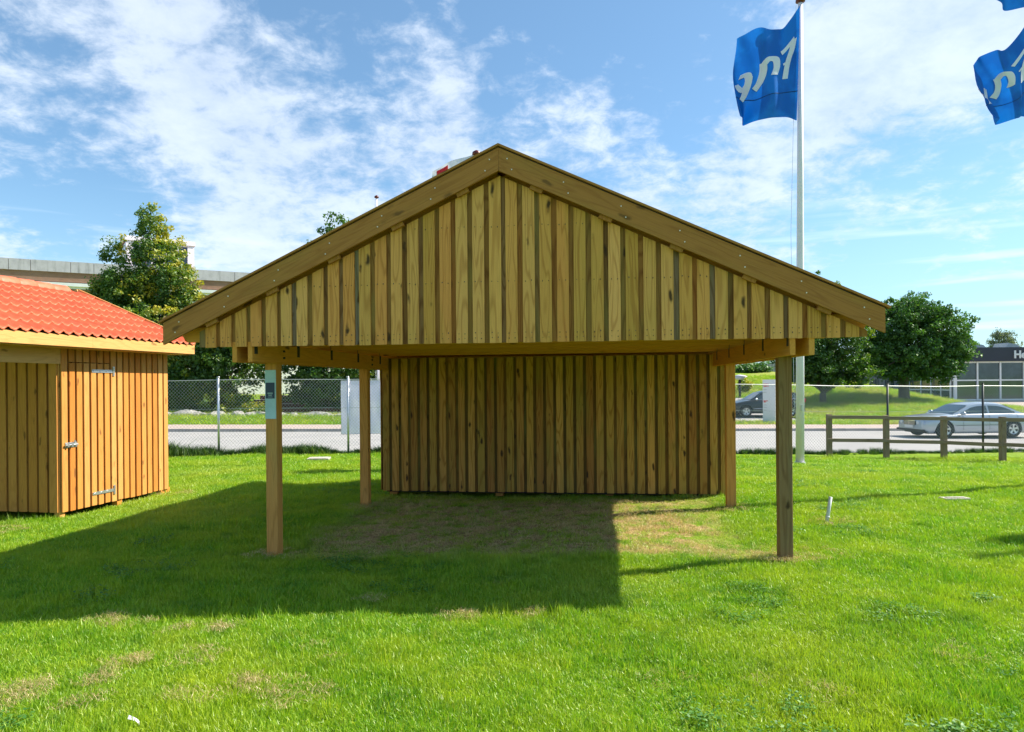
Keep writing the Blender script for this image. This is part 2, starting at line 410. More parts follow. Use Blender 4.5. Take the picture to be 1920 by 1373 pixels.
# ================================================================== carport
SLOPE = (3.887-2.38)/3.246; RA = 2.5; RZ = 3.887
def rtop(a): return RZ-SLOPE*abs(a-RA)
cp = empty('timber_carport', CO, CA)
tag(cp, 'large open timber carport with board gable, four posts and back wall, centre of the lawn', 'carport')
def Zu(a, b_):   # carport-local ground height
    p = CO+CU*a+CV*b_; return G(p.x, p.y)
EX, EY, EZ = Vector((1, 0, 0)), Vector((0, 1, 0)), Vector((0, 0, 1))
rng = random.Random(3)
# posts
PW = .122
for a, b_, m, lab in ((0, 0, W_POST, 'front left post carrying a pale blue sign plate'), (5.11, 0, W_POSTW, 'weathered grey brown front right post'),
                      (0, 2.80, W_POST, None), (5.11, 2.80, W_POST, None)):
    zg = Zu(a, b_)-.25
    o = timber('post', cp, (a, b_, zg), EZ, EX, 2.19-zg, PW, PW, m)
    if lab: o['label'] = lab
    for z in (2.06, 2.13):
        MB().tube([(a+.10, b_+.02, z), (a+.118, b_+.02, z)], .012, 8).build('bolt', M_DARKMETAL, cp)
# double beams, front to back
for a0 in (0, 5.11):
    for s in (-1, 1):
        timber('beam', cp, (a0+s*.0785, -.63, 2.0965), EY, EZ, 4.3, .193, .045, W_BEAM)
# trusses: bottom chord, two rafters
TS = [-.56+.94*k for k in range(7)]
ct = math.atan(SLOPE)
for k, v in enumerate(TS):
    # bottom chord trimmed to the roof slope at its ends (runs along u)
    pts = [(-.66, 2.2), (5.66, 2.2), (5.66, 2.235), (5.47, 2.325), (-.47, 2.325), (-.66, 2.235)]
    zt = lambda a: rtop(a)-.10
    pts = [(-.60, 2.2), (5.60, 2.2), (5.60, zt(5.60)-.03), (5.42, 2.345), (-.42, 2.345), (-.60, zt(-.60)-.03)]
    me = MB()
    # local z of the mesh runs along the chord so that the grain follows it
    me.prism([(z, x) for x, z in pts], -.0225, .0225)
    link('tie_beam', me.mesh('tie_beam', W_BEAM), cp, basis((0, v, 0), EZ, EY*-1, EX))
    for s in (-1, 1):
        L = 3.3/math.cos(ct); d = Vector((s*math.cos(ct), 0, -math.sin(ct))); n = Vector((s*math.sin(ct), 0, math.cos(ct)))
        p = Vector((RA+s*.012, v+.05, RZ-.02))-n*.12+d*.02
        timber('rafter', cp, p, d, EY, L-.12, .045, .12, W_BEAM, wob=1)
    for a0 in (0, 5.11):     # bracket hanging the chord on the beam
        for s in ((1,) if a0 == 0 else (-1,)):
            MB().box(a0+s*.101, a0+s*.105, v-.03, v+.03, 2.08, 2.30).build('bracket', M_DARKMETAL, cp)
# battens carrying the roof, roof deck and felt
n_b = 14
V0, V1 = -.70, 5.95
for s in (-1, 1):
    d = Vector((s*math.cos(ct), 0, -math.sin(ct))); n = Vector((s*math.sin(ct), 0, math.cos(ct)))
    for i in range(n_b):
        t = .13+i*(3.5-.1)/n_b
        p = Vector((RA, V0+.03, RZ))+d*t-n*.047
        timber('roof_batten', cp, p, EY, d, V1-V0-.06, .07, .045, W_BARGE)
    L = 3.246/math.cos(ct)
    o = MB().box(-.0, L, 0, V1-V0, -.022, .0, basis(Vector((RA, V0, RZ)), d, EY, n)).build('roof', W_UNDER, cp); fix_normals(o.data)
    o = MB().box(-.0, L+.02, -.012, V1-V0+.02, .002, .010, basis(Vector((RA, V0, RZ)), d, EY, n)).build('roof_felt', M_FELT, cp); fix_normals(o.data)
    # bargeboards front and back, plumb cut at ridge and eave, thin capping on top
    for vv, front in ((V0-.0, True), (V1, False)):
        y0, y1 = (vv-.032, vv-.004) if front else (vv+.004, vv+.032)
        bh = .206
        Lb = 3.246/math.cos(ct)
        me = MB(); w = bh*math.cos(ct)
        # local: x across board (down), y thickness, z along slope
        k = w*math.tan(ct)
        me.prism([(0, 0.001), (w, 0.001+k), (w, Lb+k), (0, Lb)], -.014, .014)
        org = Vector((RA, y0+.014, RZ-.002))
        link('bargeboard', me.mesh('bargeboard', W_BARGE), cp, basis(org, -n, -EY if (-n).cross(-EY).dot(d) > 0 else EY, d))
        me2 = MB(); me2.prism([(.011, -.0051), (.029, -.0135), (.029, Lb+.035), (.011, Lb+.035)], -.034, .034)
        link('capping_board', me2.mesh('capping_board', W_BARGE), cp, basis(Vector((RA, y0+(.016 if front else .012), RZ)), n, EY if n.cross(EY).dot(d) > 0 else -EY, d))
# gable cladding: under boards behind, face boards in front
GB = 2.145
PITCH = .1533; BW = .107
def cut_board(name, a0, w, v, t, zb, m, drop):
    a1 = a0+w
    def top(a): return rtop(a)-drop
    pts = [(a0, zb), (a1, zb), (a1, top(a1))]
    if a0 < RA < a1: pts.append((RA, top(RA)))
    pts.append((a0, top(a0)))
    if min(top(a0), top(a1))-zb < .012: return
    # local z up = grain
    me = MB(); me.prism([(x-(a0+a1)/2, z-zb) for x, z in pts], -t/2, t/2)
    return link(name, me.mesh(name, m), cp, Matrix.Translation((( a0+a1)/2, v, zb)) @ Matrix.Rotation(rng.uniform(-.0012, .0012), 4, 'Y'))
for i in range(-1, 40):
    a = -.365+PITCH*i
    if 0 <= i < 39:
        cut_board('cladding_board', a+rng.uniform(-.003, .003), BW+rng.uniform(-.003, .003), -.615+rng.uniform(-.003, .003)-.022, .022, GB+rng.uniform(-.003, .003), W_GABLE, .232)
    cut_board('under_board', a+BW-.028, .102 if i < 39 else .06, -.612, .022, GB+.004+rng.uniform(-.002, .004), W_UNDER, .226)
for s in (-1, 1):
    for i in range(5):
        aa = RA+s*(.42+.61*i); d = Vector((s*math.cos(ct), 0, -math.sin(ct))); n = Vector((s*math.sin(ct), 0, math.cos(ct)))
        MB().box(-.06, .06, -.060, -.02, -.222, -.05, basis(Vector((aa, -.640, rtop(aa))), d, EY, n)).build('spacer_block', W_BARGE, cp)
# back wall of the carport bay, with the store room behind it
VW = 3.60
wall = empty('back_wall', (0, VW, 0), 0, cp)
for i in range(35):
    a = .01+.150*i
    zb = .125+rng.uniform(-.004, .004)
    timber('cladding_board', wall, (a+.053, rng.uniform(-.003, .003)-.022, zb), EZ, EX, 2.05, .105+rng.uniform(-.004, .003), .021, W_REAR)
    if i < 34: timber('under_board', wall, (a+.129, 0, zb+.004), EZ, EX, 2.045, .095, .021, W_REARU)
for s, a in ((-1, .0), (1, 5.235)):      # side walls of the store room
    for i in range(13):
        timber('cladding_board', wall, (a+s*.035, .04+.150*i+.05, .125), EZ, EY, 2.06, .105, .021, W_REAR)
        timber('under_board', wall, (a+s*.012, .04+.150*i+.125, .13), EZ, EY, 2.06, .095, .021, W_REARU)
for i in range(35):
    timber('cladding_board', wall, (.01+.150*i+.053, 2.03, .125), EZ, EX, 2.06, .105, .021, W_REAR)
    if i < 34: timber('under_board', wall, (.01+.150*i+.129, 2.005, .13), EZ, EX, 2.06, .095, .021, W_REARU)
MB().box(.05, 5.2, .03, .075, .10, .2).build('gap_shade_sill', M_SHADOWGAP, wall)  # sill strip with the gap's shade put into its colour
MB().box(.05, 5.2, .03, .075, 2.05, 2.19).build('top_rail', W_BEAM, wall)
for a in (.1, 1.8, 3.5, 5.12):
    MB().box(a-.06, a+.06, .03 if a > 5 else .22, .15 if a > 5 else .34, Zu(a, VW)-.2, .12).build('foundation_block', W_POST, wall)
# gable triangle at the back, above the store
for i in range(-1, 40):
    a = -.365+PITCH*i
    if 0 <= i < 39: cut_board('cladding_board', a, BW, 5.84, .022, GB, W_REAR, .262)
    cut_board('under_board', a+BW-.028, .102, 5.818, .022, GB, W_UNDER, .262)
# soffit slats between the trusses that close the right front bay
# green marks on one tie beam: a block and a row of strips
M_GREENMARK = mat('green mark', (.20, .30, .08), .8)
o = MB().box(2.68, 2.77, TS[1]-.0245, TS[1]-.0233, 2.222, 2.250).build('green_mark', M_GREENMARK, cp)
for j in range(8):
    MB().box(3.22+.030*j, 3.235+.030*j, TS[1]-.0245, TS[1]-.0233, 2.208, 2.262).build('green_mark', M_GREENMARK, cp)
nb = MB()
for i in range(39):
    for z in (2.19, 2.235, 2.70, 3.2):
        for dx_ in (.025, .08):
            aa = -.365+PITCH*i+dx_
            if z < rtop(aa)-.30: nb.tube([(aa, -.6485, z+rng.uniform(-.012, .012)), (aa, -.6515, z)], .0035, 5)
tag(nb.build('nail_heads', M_DARKMETAL, cp), kind='stuff')
# screws in the bargeboard
M_SCREW = mat('screw head', (.75, .72, .62), .4, .6)
for s in (-1, 1):
    for i in range(7):
        for dd in (.06, .14):
            t = .08+i*.5+(.04 if dd > .1 else 0)
            p = Vector((RA+s*t, V0-.034, rtop(RA+s*t)-dd-.01))
            MB().tube([p, p+Vector((0, -.003, 0))], .006, 6).build('screw', M_SCREW, cp)

# sign plate on the front left post
sg = empty('sign_plate', CO+Vector((0, 0, 1.43)), CA)
tag(sg, 'pale blue sign plate with navy sticker screwed to the front left carport post', 'sign')
M_PLATE = worn('pale blue plate', (.40, .58, .66), .35, .12, 5, spec=.5)
M_NAVY = mat('navy print', (.012, .03, .085), .4)
M_PRINT = mat('pale print', (.45, .62, .68), .5)
MB().box(-.060, .058, -.069, -.0645, 0, .505).build('plate', M_PLATE, sg)
st = MB().box(-.052, .045, -.0705, -.0695, .21, .375).build('sticker', M_NAVY, sg)
for (x0, x1, z) in ((-.032, .024, .262), (-.028, .02, .247), (-.022, .014, .238), (-.030, .022, .224)):
    MB().box(x0, x1, -.0716, -.0712, z, z+(.007 if z > .26 else .0035)).build('print_line', M_PRINT, st)

# ================================================================== tiled shed on the left
SA = math.atan2(-.182, .983)          # local +Y runs along the lit wall, away from the camera
S0 = Vector((-6.23, 9.53, 0))
sh = empty('tiled_shed', S0, SA)
tag(sh, 'honey coloured timber shed with red tiled roof at the left edge', 'shed')
rng = random.Random(11)
WL = 2.14; HT = 2.36; zb = .05
W2 = 2.30 # horizontal run from eave to ridge
ov = .35
EAVE_Z = 2.50; RIDGE_Z = 3.46
rs = (RIDGE_Z-EAVE_Z)/W2; ra = math.atan(rs)
def shed_board(i, par, z0=None, z1=HT, **k):
    y = .012+.1300*i
    return timber('cladding_board', par, (.024+rng.uniform(-.002, .002), y+.048, zb+rng.uniform(-.006, .006) if z0 is None else z0), EZ, EY, z1-(zb if z0 is None else z0), .098, .021, W_SHED)
door = empty('door', (0, .14, zb), 0, sh)
DTOP = 2.115
for i in range(17):
    y = .012+.1300*i
    if 1 <= i <= 6:
        timber('board', door, (.026+rng.uniform(-.002, .002), y+.048-.14, rng.uniform(-.008, .003)), EZ, EY, DTOP-zb, .094, .021, W_SHED)
        timber('cladding_board', sh, (.024, y+.048, DTOP+.012), EZ, EY, HT-DTOP-.012, .098, .021, W_SHED)
        timber('board', door, (.004, y+.117-.14, .005), EZ, EY, DTOP-zb, .085, .018, W_SHEDU)
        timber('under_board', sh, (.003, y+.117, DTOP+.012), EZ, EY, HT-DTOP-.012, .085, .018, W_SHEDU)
    else:
        shed_board(i, sh)
        if i < 16: timber('under_board', sh, (.003, y+.117, zb+.01), EZ, EY, HT-zb, .085, .018, W_SHEDU)
# door hinges and bolt
for z in (DTOP-.11-zb, .17):
    h = empty('hinge', (.0, 0, z), 0, door)
    MB().box(.038, .045, .40, .80, -.022, .022).build('strap', M_GALV, h)
    MB().box(.038, .047, .80, .84, -.07, .07).tube([(.050, .812, -.06), (.050, .812, .06)], .009, 8).build('hinge_plate', M_GALV, h)
    for y in (.44, .56, .68): MB().tube([(.045, y, 0), (.052, y, 0)], .010, 8).build('bolt_head', M_GALV, h)
lt = MB(); lt.box(.038, .044, -.085, .12, -.035, .035); lt.tube([(.062, -.10, 0), (.062, .11, 0)], .013, 10)
lt.box(.044, .075, -.07, -.045, -.025, .025).box(.044, .075, .0, .025, -.028, .028); lt.tube([(.062, .06, 0), (.062, .06, .06)], .010, 8)
lt.build('latch', M_GALV, door, M=Matrix.Translation((0, 0, .92)))
# partition wall (in shade) facing the lawn, runs to the left from the near corner
for i in range(24):
    x = -.02-.165*i
    if x > -3.9:
        timber('partition_board', sh, (x-.06, -.012+rng.uniform(-.002, .002), zb+.0), EZ, EX, HT-.16-zb, .128, .021, W_SHED)
        timber('under_board', sh, (x-.145, .010, zb+.005), EZ, EX, HT-.16-zb, .07, .018, W_SHEDU)
timber('corner_post', sh, (-.045, .045, -.05), EZ, EX, HT, .09, .09, W_SHED)
timber('corner_post', sh, (-.045, WL-.05, -.05), EZ, EX, HT, .09, .09, W_SHED)
for y in (1.1, 2.2): MB().box(-.08, .01, y-.05, y+.05, -.15, zb+.02).build('foundation_block', W_SHED, sh)
MB().box(-.10, -.03, .05, WL-.05, zb-.02, zb+.08).build('gap_shade_sill', M_SHADOWGAP, sh)  # dark strip painting the shade below the shed boards
# far end wall and back wall, simple but complete
for i in range(28):
    x = -.02-.1375*i
    timber('cladding_board', sh, (x-.05, WL+.012, zb), EZ, EX, HT-zb+.0, .098, .021, W_SHED)
    timber('under_board', sh, (x-.117, WL-.010, zb), EZ, EX, HT-zb, .085, .018, W_SHEDU)
MB().box(-3.90, -3.86, -3.1, WL, zb, HT).build('back_wall', W_SHED, sh)
# header over the open bay, near post
MB().prism([(DTOP-.02, -3.2), (HT-.03, -3.2), (HT-.03, 0.0), (DTOP-.02, 0.0)], -.022, .022).build('header_beam', W_SHEDF, sh, M=basis((.010, 0, 0), EZ, EX, EY))
timber('corner_post', sh, (-.045, -3.15, -.05), EZ, EX, HT-.3, .12, .12, W_SHED)
# rafters, fascia, verge boards
Y0, Y1 = -3.5, WL+ov
dn = Vector((math.cos(ra), 0, -math.sin(ra))); nn = Vector((math.sin(ra), 0, math.cos(ra)))
RGX = ov-W2   # ridge x
timber('fascia', sh, (ov-.012, Y0, EAVE_Z-.105), EY, EZ, (Y1-Y0)*.62, .155, .024, W_SHEDF)
timber('fascia', sh, (ov-.012, Y0+(Y1-Y0)*.62+.002, EAVE_Z-.105), EY, EZ, (Y1-Y0)*.38-.03, .155, .024, W_SHEDF)
MB().box(-.02, ov-.03, Y0+.1, Y1-.08, EAVE_Z-.195, EAVE_Z-.18).build('soffit', W_SHED, sh)
for s in (-1, 1):
    d2 = Vector((s*math.cos(ra), 0, -math.sin(ra))); n2 = Vector((s*math.sin(ra), 0, math.cos(ra)))
    if s > 0: Ls = W2/math.cos(ra)
    else: Ls = W2/math.cos(ra)
    o = MB().box(0, Ls-.03, Y0+.03, Y1-.04, -.06, -.03, basis((RGX, 0, RIDGE_Z), d2, EY, n2)).build('roof_deck', W_UNDER, sh); fix_normals(o.data)
    for yv in (Y0, Y1-.024):
        o = MB().prism([(.05, 0), (.05, Ls), (-.13, Ls), (-.13, 0)], -.012, .012).build('verge_board', W_SHEDF, sh, M=basis((RGX, yv+.012, RIDGE_Z), n2, -EY if n2.cross(-EY).dot(d2) > 0 else EY, d2))
# pantiles
def tile_mat():
    m = mat('red clay pantile', rough=.55, spec=.5); q = NT(m.node_tree); b = q.n['Principled BSDF']
    P = q.new('ShaderNodeTexCoord').outputs['Object']; r = q.new('ShaderNodeObjectInfo').outputs['Random']
    n = q.noise(q.vmath('ADD', P, (0, 0, 0)), 9, 3, .6)
    c = q.mix(r, (.72, .14, .055), (.62, .105, .04))
    c = q.mix(q.range(n, .4, .75, 0, .5), c, (.74, .22, .12))
    n5 = q.noise(q.new('ShaderNodeNewGeometry').outputs['Position'], 2.2, 5, .7); c = q.mix(q.range(n5, .52, .72, 0, .45), c, (.40, .10, .06))
    q.l.new(c, b.inputs['Base Color']); return m
M_TILE = tile_mat()
TP = .163; TR = 7; TL = W2/math.cos(ra)/TR
def tile_mesh():
    b = MB(); prof = []
    N = 8
    for i in range(N+1):
        t = i/N; prof.append((t*TP, .020*math.cos(2*math.pi*t-0.6)+.008*math.cos(4*math.pi*t)))
    rows = []
    # x = down slope, y across, z = height; tile falls with a raised front lip
    for x, h in ((0, .004), (.10, .008), (TL*.55, .018), (TL-.012, .033), (TL+.012, .030), (TL+.012, .010)):
        rows.append([(x, y, z+h) for y, z in prof])
    b.grid(rows); me = b.mesh('tile', M_TILE, True)
    return me
tme = tile_mesh()
ncol = int((Y1-Y0-.05)/TP)
for s in (1, -1):
    d2 = Vector((s*math.cos(ra), 0, -math.sin(ra))); n2 = Vector((s*math.sin(ra), 0, math.cos(ra)))
    if s == 1:
        for r_ in range(TR):
            for c_ in range(ncol):
                y = Y1-.035-TP*(c_+1)
                link('tile', tme, sh, basis(Vector((RGX, y, RIDGE_Z))+d2*(r_*TL+.01)+n2*(-.012), d2, EY, n2))
    else:
        b = MB()
        rows = [[tuple(Vector((RGX, Y0+.03+j*TP/4, RIDGE_Z))+d2*x+n2*(.02*math.cos(j*math.pi/2)+.01)) for j in range(int((Y1-Y0-.06)/TP*4))] for x in (0, W2/math.cos(ra))]
        b.grid(rows); o = b.build('rear_roof', M_TILE, sh, True); tag(o, kind='stuff')
# ridge tiles, lapped
for i in range(16):
    y1 = Y1-.30-i*.33
    if y1-.36 < Y0: break
    b = MB(); rows = []
    for yy, rr, hh in ((y1, .135, .0), (y1-.03, .140, .012), (y1-.30, .128, .012), (y1-.365, .118, .008)):
        rows.append([(RGX+rr*math.cos(t)*1.0, yy, RIDGE_Z-.055+hh+rr*.85*math.sin(t)) for t in [math.pi*k/8 for k in range(9)]])
    rows.append([(RGX, y1-.365, RIDGE_Z-.05)]*9)
    rows.insert(0, [(RGX, y1, RIDGE_Z-.05)]*9)
    b.grid(rows); b.build('ridge_tile', M_TILE, sh, True)

# shadow wedge on the lawn at right: thrown by a flag added out of frame
# ================================================================== brick building behind the trees, left
def brickmat(name, c1, c2, mortar, sc=1.0):
    m = mat(name, rough=.9, spec=.2); q = NT(m.node_tree); b = q.n['Principled BSDF']
    P = q.new('ShaderNodeTexCoord').outputs['Object']; s = q.new('ShaderNodeSeparateXYZ', {0: P})
    V = q.new('ShaderNodeCombineXYZ', {0: s.outputs[0], 1: s.outputs[2], 2: 0.0}).outputs[0]
    br = q.new('ShaderNodeTexBrick', {'Vector': V, 'Color1': (*c1, 1), 'Color2': (*c2, 1), 'Mortar': (*mortar, 1), 'Scale': sc, 'Mortar Size': .012, 'Brick Width': .25, 'Row Height': .075})
    n = q.noise(P, .8, 4, .65); c = q.mix(q.range(n, .35, .75, 0, .4), br.outputs[0], tuple(x*.6 for x in c1))
    q.l.new(c, b.inputs['Base Color']); return m
def stained(name, col, dark):
    m = mat(name, col, .9, spec=.2); q = NT(m.node_tree); b = q.n['Principled BSDF']
    P = q.new('ShaderNodeTexCoord').outputs['Object']
    n = q.noise(q.vmath('MULTIPLY', P, (1.6, 1.6, .18)), 1.0, 5, .7); n2 = q.noise(P, 1.5, 5, .7)
    c = q.mix(q.range(n, .5, .72, 0, .75), col, dark); c = q.mix(q.range(n2, .4, .8, 0, .4), c, dark)
    q.l.new(c, b.inputs['Base Color']); return m
M_BRICK = brickmat('brown brick', (.36, .18, .10), (.28, .14, .085), (.22, .19, .16))
M_PAR = stained('stained concrete', (.50, .48, .53), (.17, .17, .18))
M_WBAND = worn('white painted band', (.72, .74, .76), .6, .08, 1)
M_WWALL = worn('white rendered wall', (.78, .77, .74), .8, .06, .5)
def glassmat(name, col, rough=.06, var=.3):
    m = mat(name, col, rough, spec=.9); q = NT(m.node_tree); b = q.n['Principled BSDF']
    P = q.new('ShaderNodeTexCoord').outputs['Object']; r = q.new('ShaderNodeObjectInfo').outputs['Random']
    n = q.noise(q.vmath('ADD', P, q.new('ShaderNodeCombineXYZ', {0: q.math('MULTIPLY', r, 30.0)}).outputs[0]), .9, 3, .6)
    c = q.mix(q.range(n, .35, .7, 0, .6), col, tuple(x*2.2 for x in col)); q.l.new(c, b.inputs['Base Color']); return m
M_GLASS = glassmat('dark window glass', (.02, .03, .045))
M_GLASSB = glassmat('blind behind glass', (.28, .38, .46), .2)
A = at(-330, 700, 56.0); A.z = 0; B = at(900, 700, 79.0); B.z = 0
P0_ = at(0, 483, 60.2); P1_ = at(460, 512, 69.4)
dirb = Vector((P1_.x-P0_.x, P1_.y-P0_.y, 0)).normalized()
org = Vector((P0_.x, P0_.y, 0))-dirb*22
bl = empty('brick_office_building', org, math.atan2(dirb.y, dirb.x))
tag(bl, 'long brown brick building with stained concrete parapet and white bands behind the trees at left', 'building')
LB = 78.0
top = P0_.z
def seg(name, x0, x1, y0, y1, z0, z1, m, par=bl): return MB().box(x0, x1, y0, y1, z0, z1).build(name, m, par)
seg('brick_band', 0, LB, .05, 14, top-1.85, top-.02, M_BRICK)
x = -.0; wds = [1.3, 2.9, 1.85, 6.1, 6.1, 6.1, 6.1, 6.1, 6.1, 6.1, 6.1, 6.1, 6.1, 6.1]
k = 0
xx = 0.0
while xx < LB-.1:
    w = [6.0, 6.0, 6.0, 4.6, 1.6, 3.0, 1.8, 6.0][k] if k < 8 else 6.0
    seg('parapet_panel', xx+.02, min(xx+w, LB)-.02, -.08, .3, top-.98, top, M_PAR); xx += w; k += 1
seg('gutter_band', 0, LB, -.35, 0, top-2.25, top-1.95, M_WBAND)
seg('soffit_band', 0, LB, -.12, .06, top-2.45, top-2.25, M_WBAND)
seg('brick_wall', 0, LB, 0, 14, 4.2, top-2.45, M_BRICK)
seg('ground_floor_wall', 0, LB, -.25, 14, -.5, 4.2, M_WWALL)
for i, x0 in enumerate((5, 14, 27.5, 36.5, 45.5, 54.5, 63.5)):
    f = empty('window', (x0, 0, top-4.6), 0, bl)
    seg('frame', 0, 7.0, -.10, -.02, 0, 1.55, M_WBAND, f)
    for j in range(4): seg('pane', .1+1.72*j, 1.72+1.72*j, -.13, -.11, .1, 1.45, M_GLASSB, f)
    f = empty('window', (x0, 0, top-8.0), 0, bl)
    seg('frame', 0, 7.0, -.10, -.02, 0, 1.55, M_WBAND, f)
    for j in range(4): seg('pane', .1+1.72*j, 1.72+1.72*j, -.13, -.11, .1, 1.45, M_GLASS, f)
# white glazed rooftop box
c0 = at(236, 441, 67.0); c1 = at(364, 449, 70.5)
ru = Vector((c1.x-c0.x, c1.y-c0.y, 0)); RL = ru.length; ru.normalize()
rb = empty('rooftop_plant_room', Vector((c0.x, c0.y, 0)), math.atan2(ru.y, ru.x))
tag(rb, 'white glazed box on the flat roof of the brick building behind the pointed tree', 'rooftop room')
zt_ = c0.z; zb_ = top-1.2
seg('roof_slab', -.1, RL+.1, -.1, 5.1, zt_-.45, zt_, M_WHITE, rb)
seg('wall', 0, RL, .25, 5, zb_, zt_-.45, M_GLASS, rb)
for i in range(6):
    xq = i*(RL-.62)/5; seg('mullion', xq, xq+(.62 if i in (0, 5) else .26), .0, .25, zb_, zt_-.45, M_WHITE, rb)
seg('rail', 0, RL, .05, .22, zb_+1.0, zb_+1.2, M_WHITE, rb)
seg('rail', 0, RL, .05, .22, zt_-.6, zt_-.452, M_WHITE, rb)
for i in range(5):
    xq = i*(RL-.62)/5; seg('pane', xq+(.64 if i == 0 else .28), xq+(RL-.62)/5-.02, .16, .18, zb_+1.22, zt_-.62, M_GLASS, rb)

# terraced brick steps and low stone wall on the bank
M_STEP = worn('maroon brick steps', (.20, .085, .07), .9, .2, 3)
M_NOSE = worn('pale step edge', (.55, .50, .46), .9, .1, 3)
q0 = gnd(520, 785); ts = empty('terrace_steps', (at(515, 780, 38.5).x, 38.5, 0)); tag(ts, 'wide maroon brick steps with pale edges between the two dark trees beyond the road', 'steps')
for k in range(5):
    zz = .02+.22*k; w = 9.0
    seg('step', -2.4, w, 1.1*k, 1.1*k+2.2, zz-.9, zz+.19, M_STEP, ts)
    seg('step_edge', -2.4, w, 1.1*k-.03, 1.1*k+.35, zz+.192, zz+.225, M_NOSE, ts)
M_STONE = worn('grey field stone', (.30, .29, .27), .95, .3, 5, bscale=30)
rng = random.Random(5)
def stone_mesh(seed, sx, sy, sz):
    bm = bmesh.new(); bmesh.ops.create_icosphere(bm, subdivisions=2, radius=1)
    for v in bm.verts:
        n = mnoise.noise(v.co*1.3+Vector((seed*7.1, 0, 0)))*.35+mnoise.noise(v.co*3+Vector((0, seed*3.1, 0)))*.12
        c = v.co*(1+n); v.co = Vector((c.x*sx, c.y*sy, max(c.z, -.4)*sz))
    me = bpy.data.meshes.new('stone'); bm.to_mesh(me); bm.free(); me.materials.append(M_STONE); return me
sw = empty('dry_stone_edging', at(400, 790, 35.0)); sw.location.z = 0; tag(sw, 'low row of grey field stones along the grass bank beyond the road', 'stone edging')
sms = [stone_mesh(i, .5, .35, .24) for i in range(5)]
for i in range(26):
    x = -17.5+i*.55+rng.uniform(-.1, .1); y = 34.6+.02*i+rng.uniform(-.15, .15)
    s_ = rng.uniform(.6, 1.15)*(1.25 if i == 2 else 1)
    o = link('stone', sms[i % 5], sw, Matrix.Translation(Vector((x, y, G(x, y)+.12))-sw.location) @ Matrix.Rotation(rng.uniform(0, 6), 4, 'Z') @ Matrix.Diagonal((s_, s_, s_, 1)))

def flagmat(name, c1, c2, transl=.45):
    m = bpy.data.materials.new(name); m.use_nodes = True; t = m.node_tree; t.nodes.clear(); q = NT(t)
    P = q.new('ShaderNodeTexCoord').outputs['Object']
    n = q.noise(P, 2.0, 3, .5); c = q.mix(q.range(n, .4, .65), c1, c2)
    d = q.new('ShaderNodeBsdfDiffuse', {'Color': c}); tr = q.new('ShaderNodeBsdfTranslucent', {'Color': c}); gl = q.new('ShaderNodeBsdfGlossy', {'Roughness': .45, 'Color': (.5, .6, .7, 1)})
    m1 = q.new('ShaderNodeMixShader', {0: transl}); t.links.new(d.outputs[0], m1.inputs[1]); t.links.new(tr.outputs[0], m1.inputs[2])
    m2 = q.new('ShaderNodeMixShader', {0: .04}); t.links.new(m1.outputs[0], m2.inputs[1]); t.links.new(gl.outputs[0], m2.inputs[2])
    o = q.new('ShaderNodeOutputMaterial'); t.links.new(m2.outputs[0], o.inputs[0]); return m
# ================================================================== chain-link fence
M_WIRE = mat('galvanised wire', (.55, .57, .58), .45, .6)
FX = [-20.2, -17.0, -13.95, -10.8, -7.62, -4.36, -1.45, 1.6, 4.7, 7.85, 11.0, 14.05, 17.2, 20.3, 23.5]
FH = 1.98
fe = empty('chain_link_fence', (0, fence_y(0), 0)); tag(fe, 'tall chain-link fence of thin grey wire running along the road behind the lawn', 'fence')
fo = Vector((0, fence_y(0), 0))
def fp(x, z): return Vector((x, fence_y(x), G(x, fence_y(x))+z))-fo
for i, x in enumerate(FX):
    lean = rng.uniform(-.01, .01)
    m_ = M_GALV if x < 6 else M_DARKMETAL
    MB().tube([fp(x, -.3), fp(x, FH+.06)+Vector((lean, 0, 0))], .030, 10).tube([fp(x, FH+.06), fp(x, FH+.085)], .034, 10).build('fence_post', m_, fe, True)
for z, r in ((FH, .009), (FH*.62, .005), (.06, .006)):
    b = MB()
    for i in range(len(FX)-1): b.tube([fp(FX[i], z), fp((FX[i]+FX[i+1])/2, z-.012), fp(FX[i+1], z)], r, 5, False)
    b.build('strain_wire', M_WIRE, fe)
b = MB(); step = .085; r_ = .0028
x = FX[0]
def wire(xa, za, xb, zb_):
    b.tube([fp(xa, za)+Vector((0, .012, 0)), fp(xb, zb_)+Vector((0, .012, 0))], r_, 3, False)
while x < FX[-1]-FH*.9:
    wire(x, .04, x+FH*.9, FH); wire(x+FH*.9, .04, x, FH); x += step
o = b.build('wire_mesh', M_WIRE, fe); tag(o, kind='stuff')
# white panel tied behind the fence
pn = empty('fence_panel', fo+fp(-4.55, .0)); tag(pn, 'pale bluish white sheet hung on the road side of the chain-link fence beside the carport', 'panel')
M_PANEL = flagmat('pale plastic sheet', (.72, .74, .90), (.80, .82, .93), .55)
pv = (fp(-1.6, 0)-fp(-4.55, 0)); pl = pv.length
b = MB(); P = []
for i in range(25):
    u = i/24; row = []
    for j in range(9):
        w_ = j/8; row.append((pv.x*u, .05+pv.y*u+.012*math.sin(i*1.9+j*.7)*math.sin(w_*3.1), pv.z*u+.52+w_*1.42))
    P.append(row)
b.grid(P); b.build('sheet', M_PANEL, pn, True)
b = MB()
for u in (0, 1): b.tube([(pv.x*u, .055+pv.y*u, pv.z*u+.52), (pv.x*u, .055+pv.y*u, pv.z*u+1.94)], .008, 5)
for w_ in (.52, 1.94): b.tube([(0, .055, w_), (pv.x, .055+pv.y, w_+pv.z)], .008, 5)
b.build('edge_rope', M_GALV, pn)

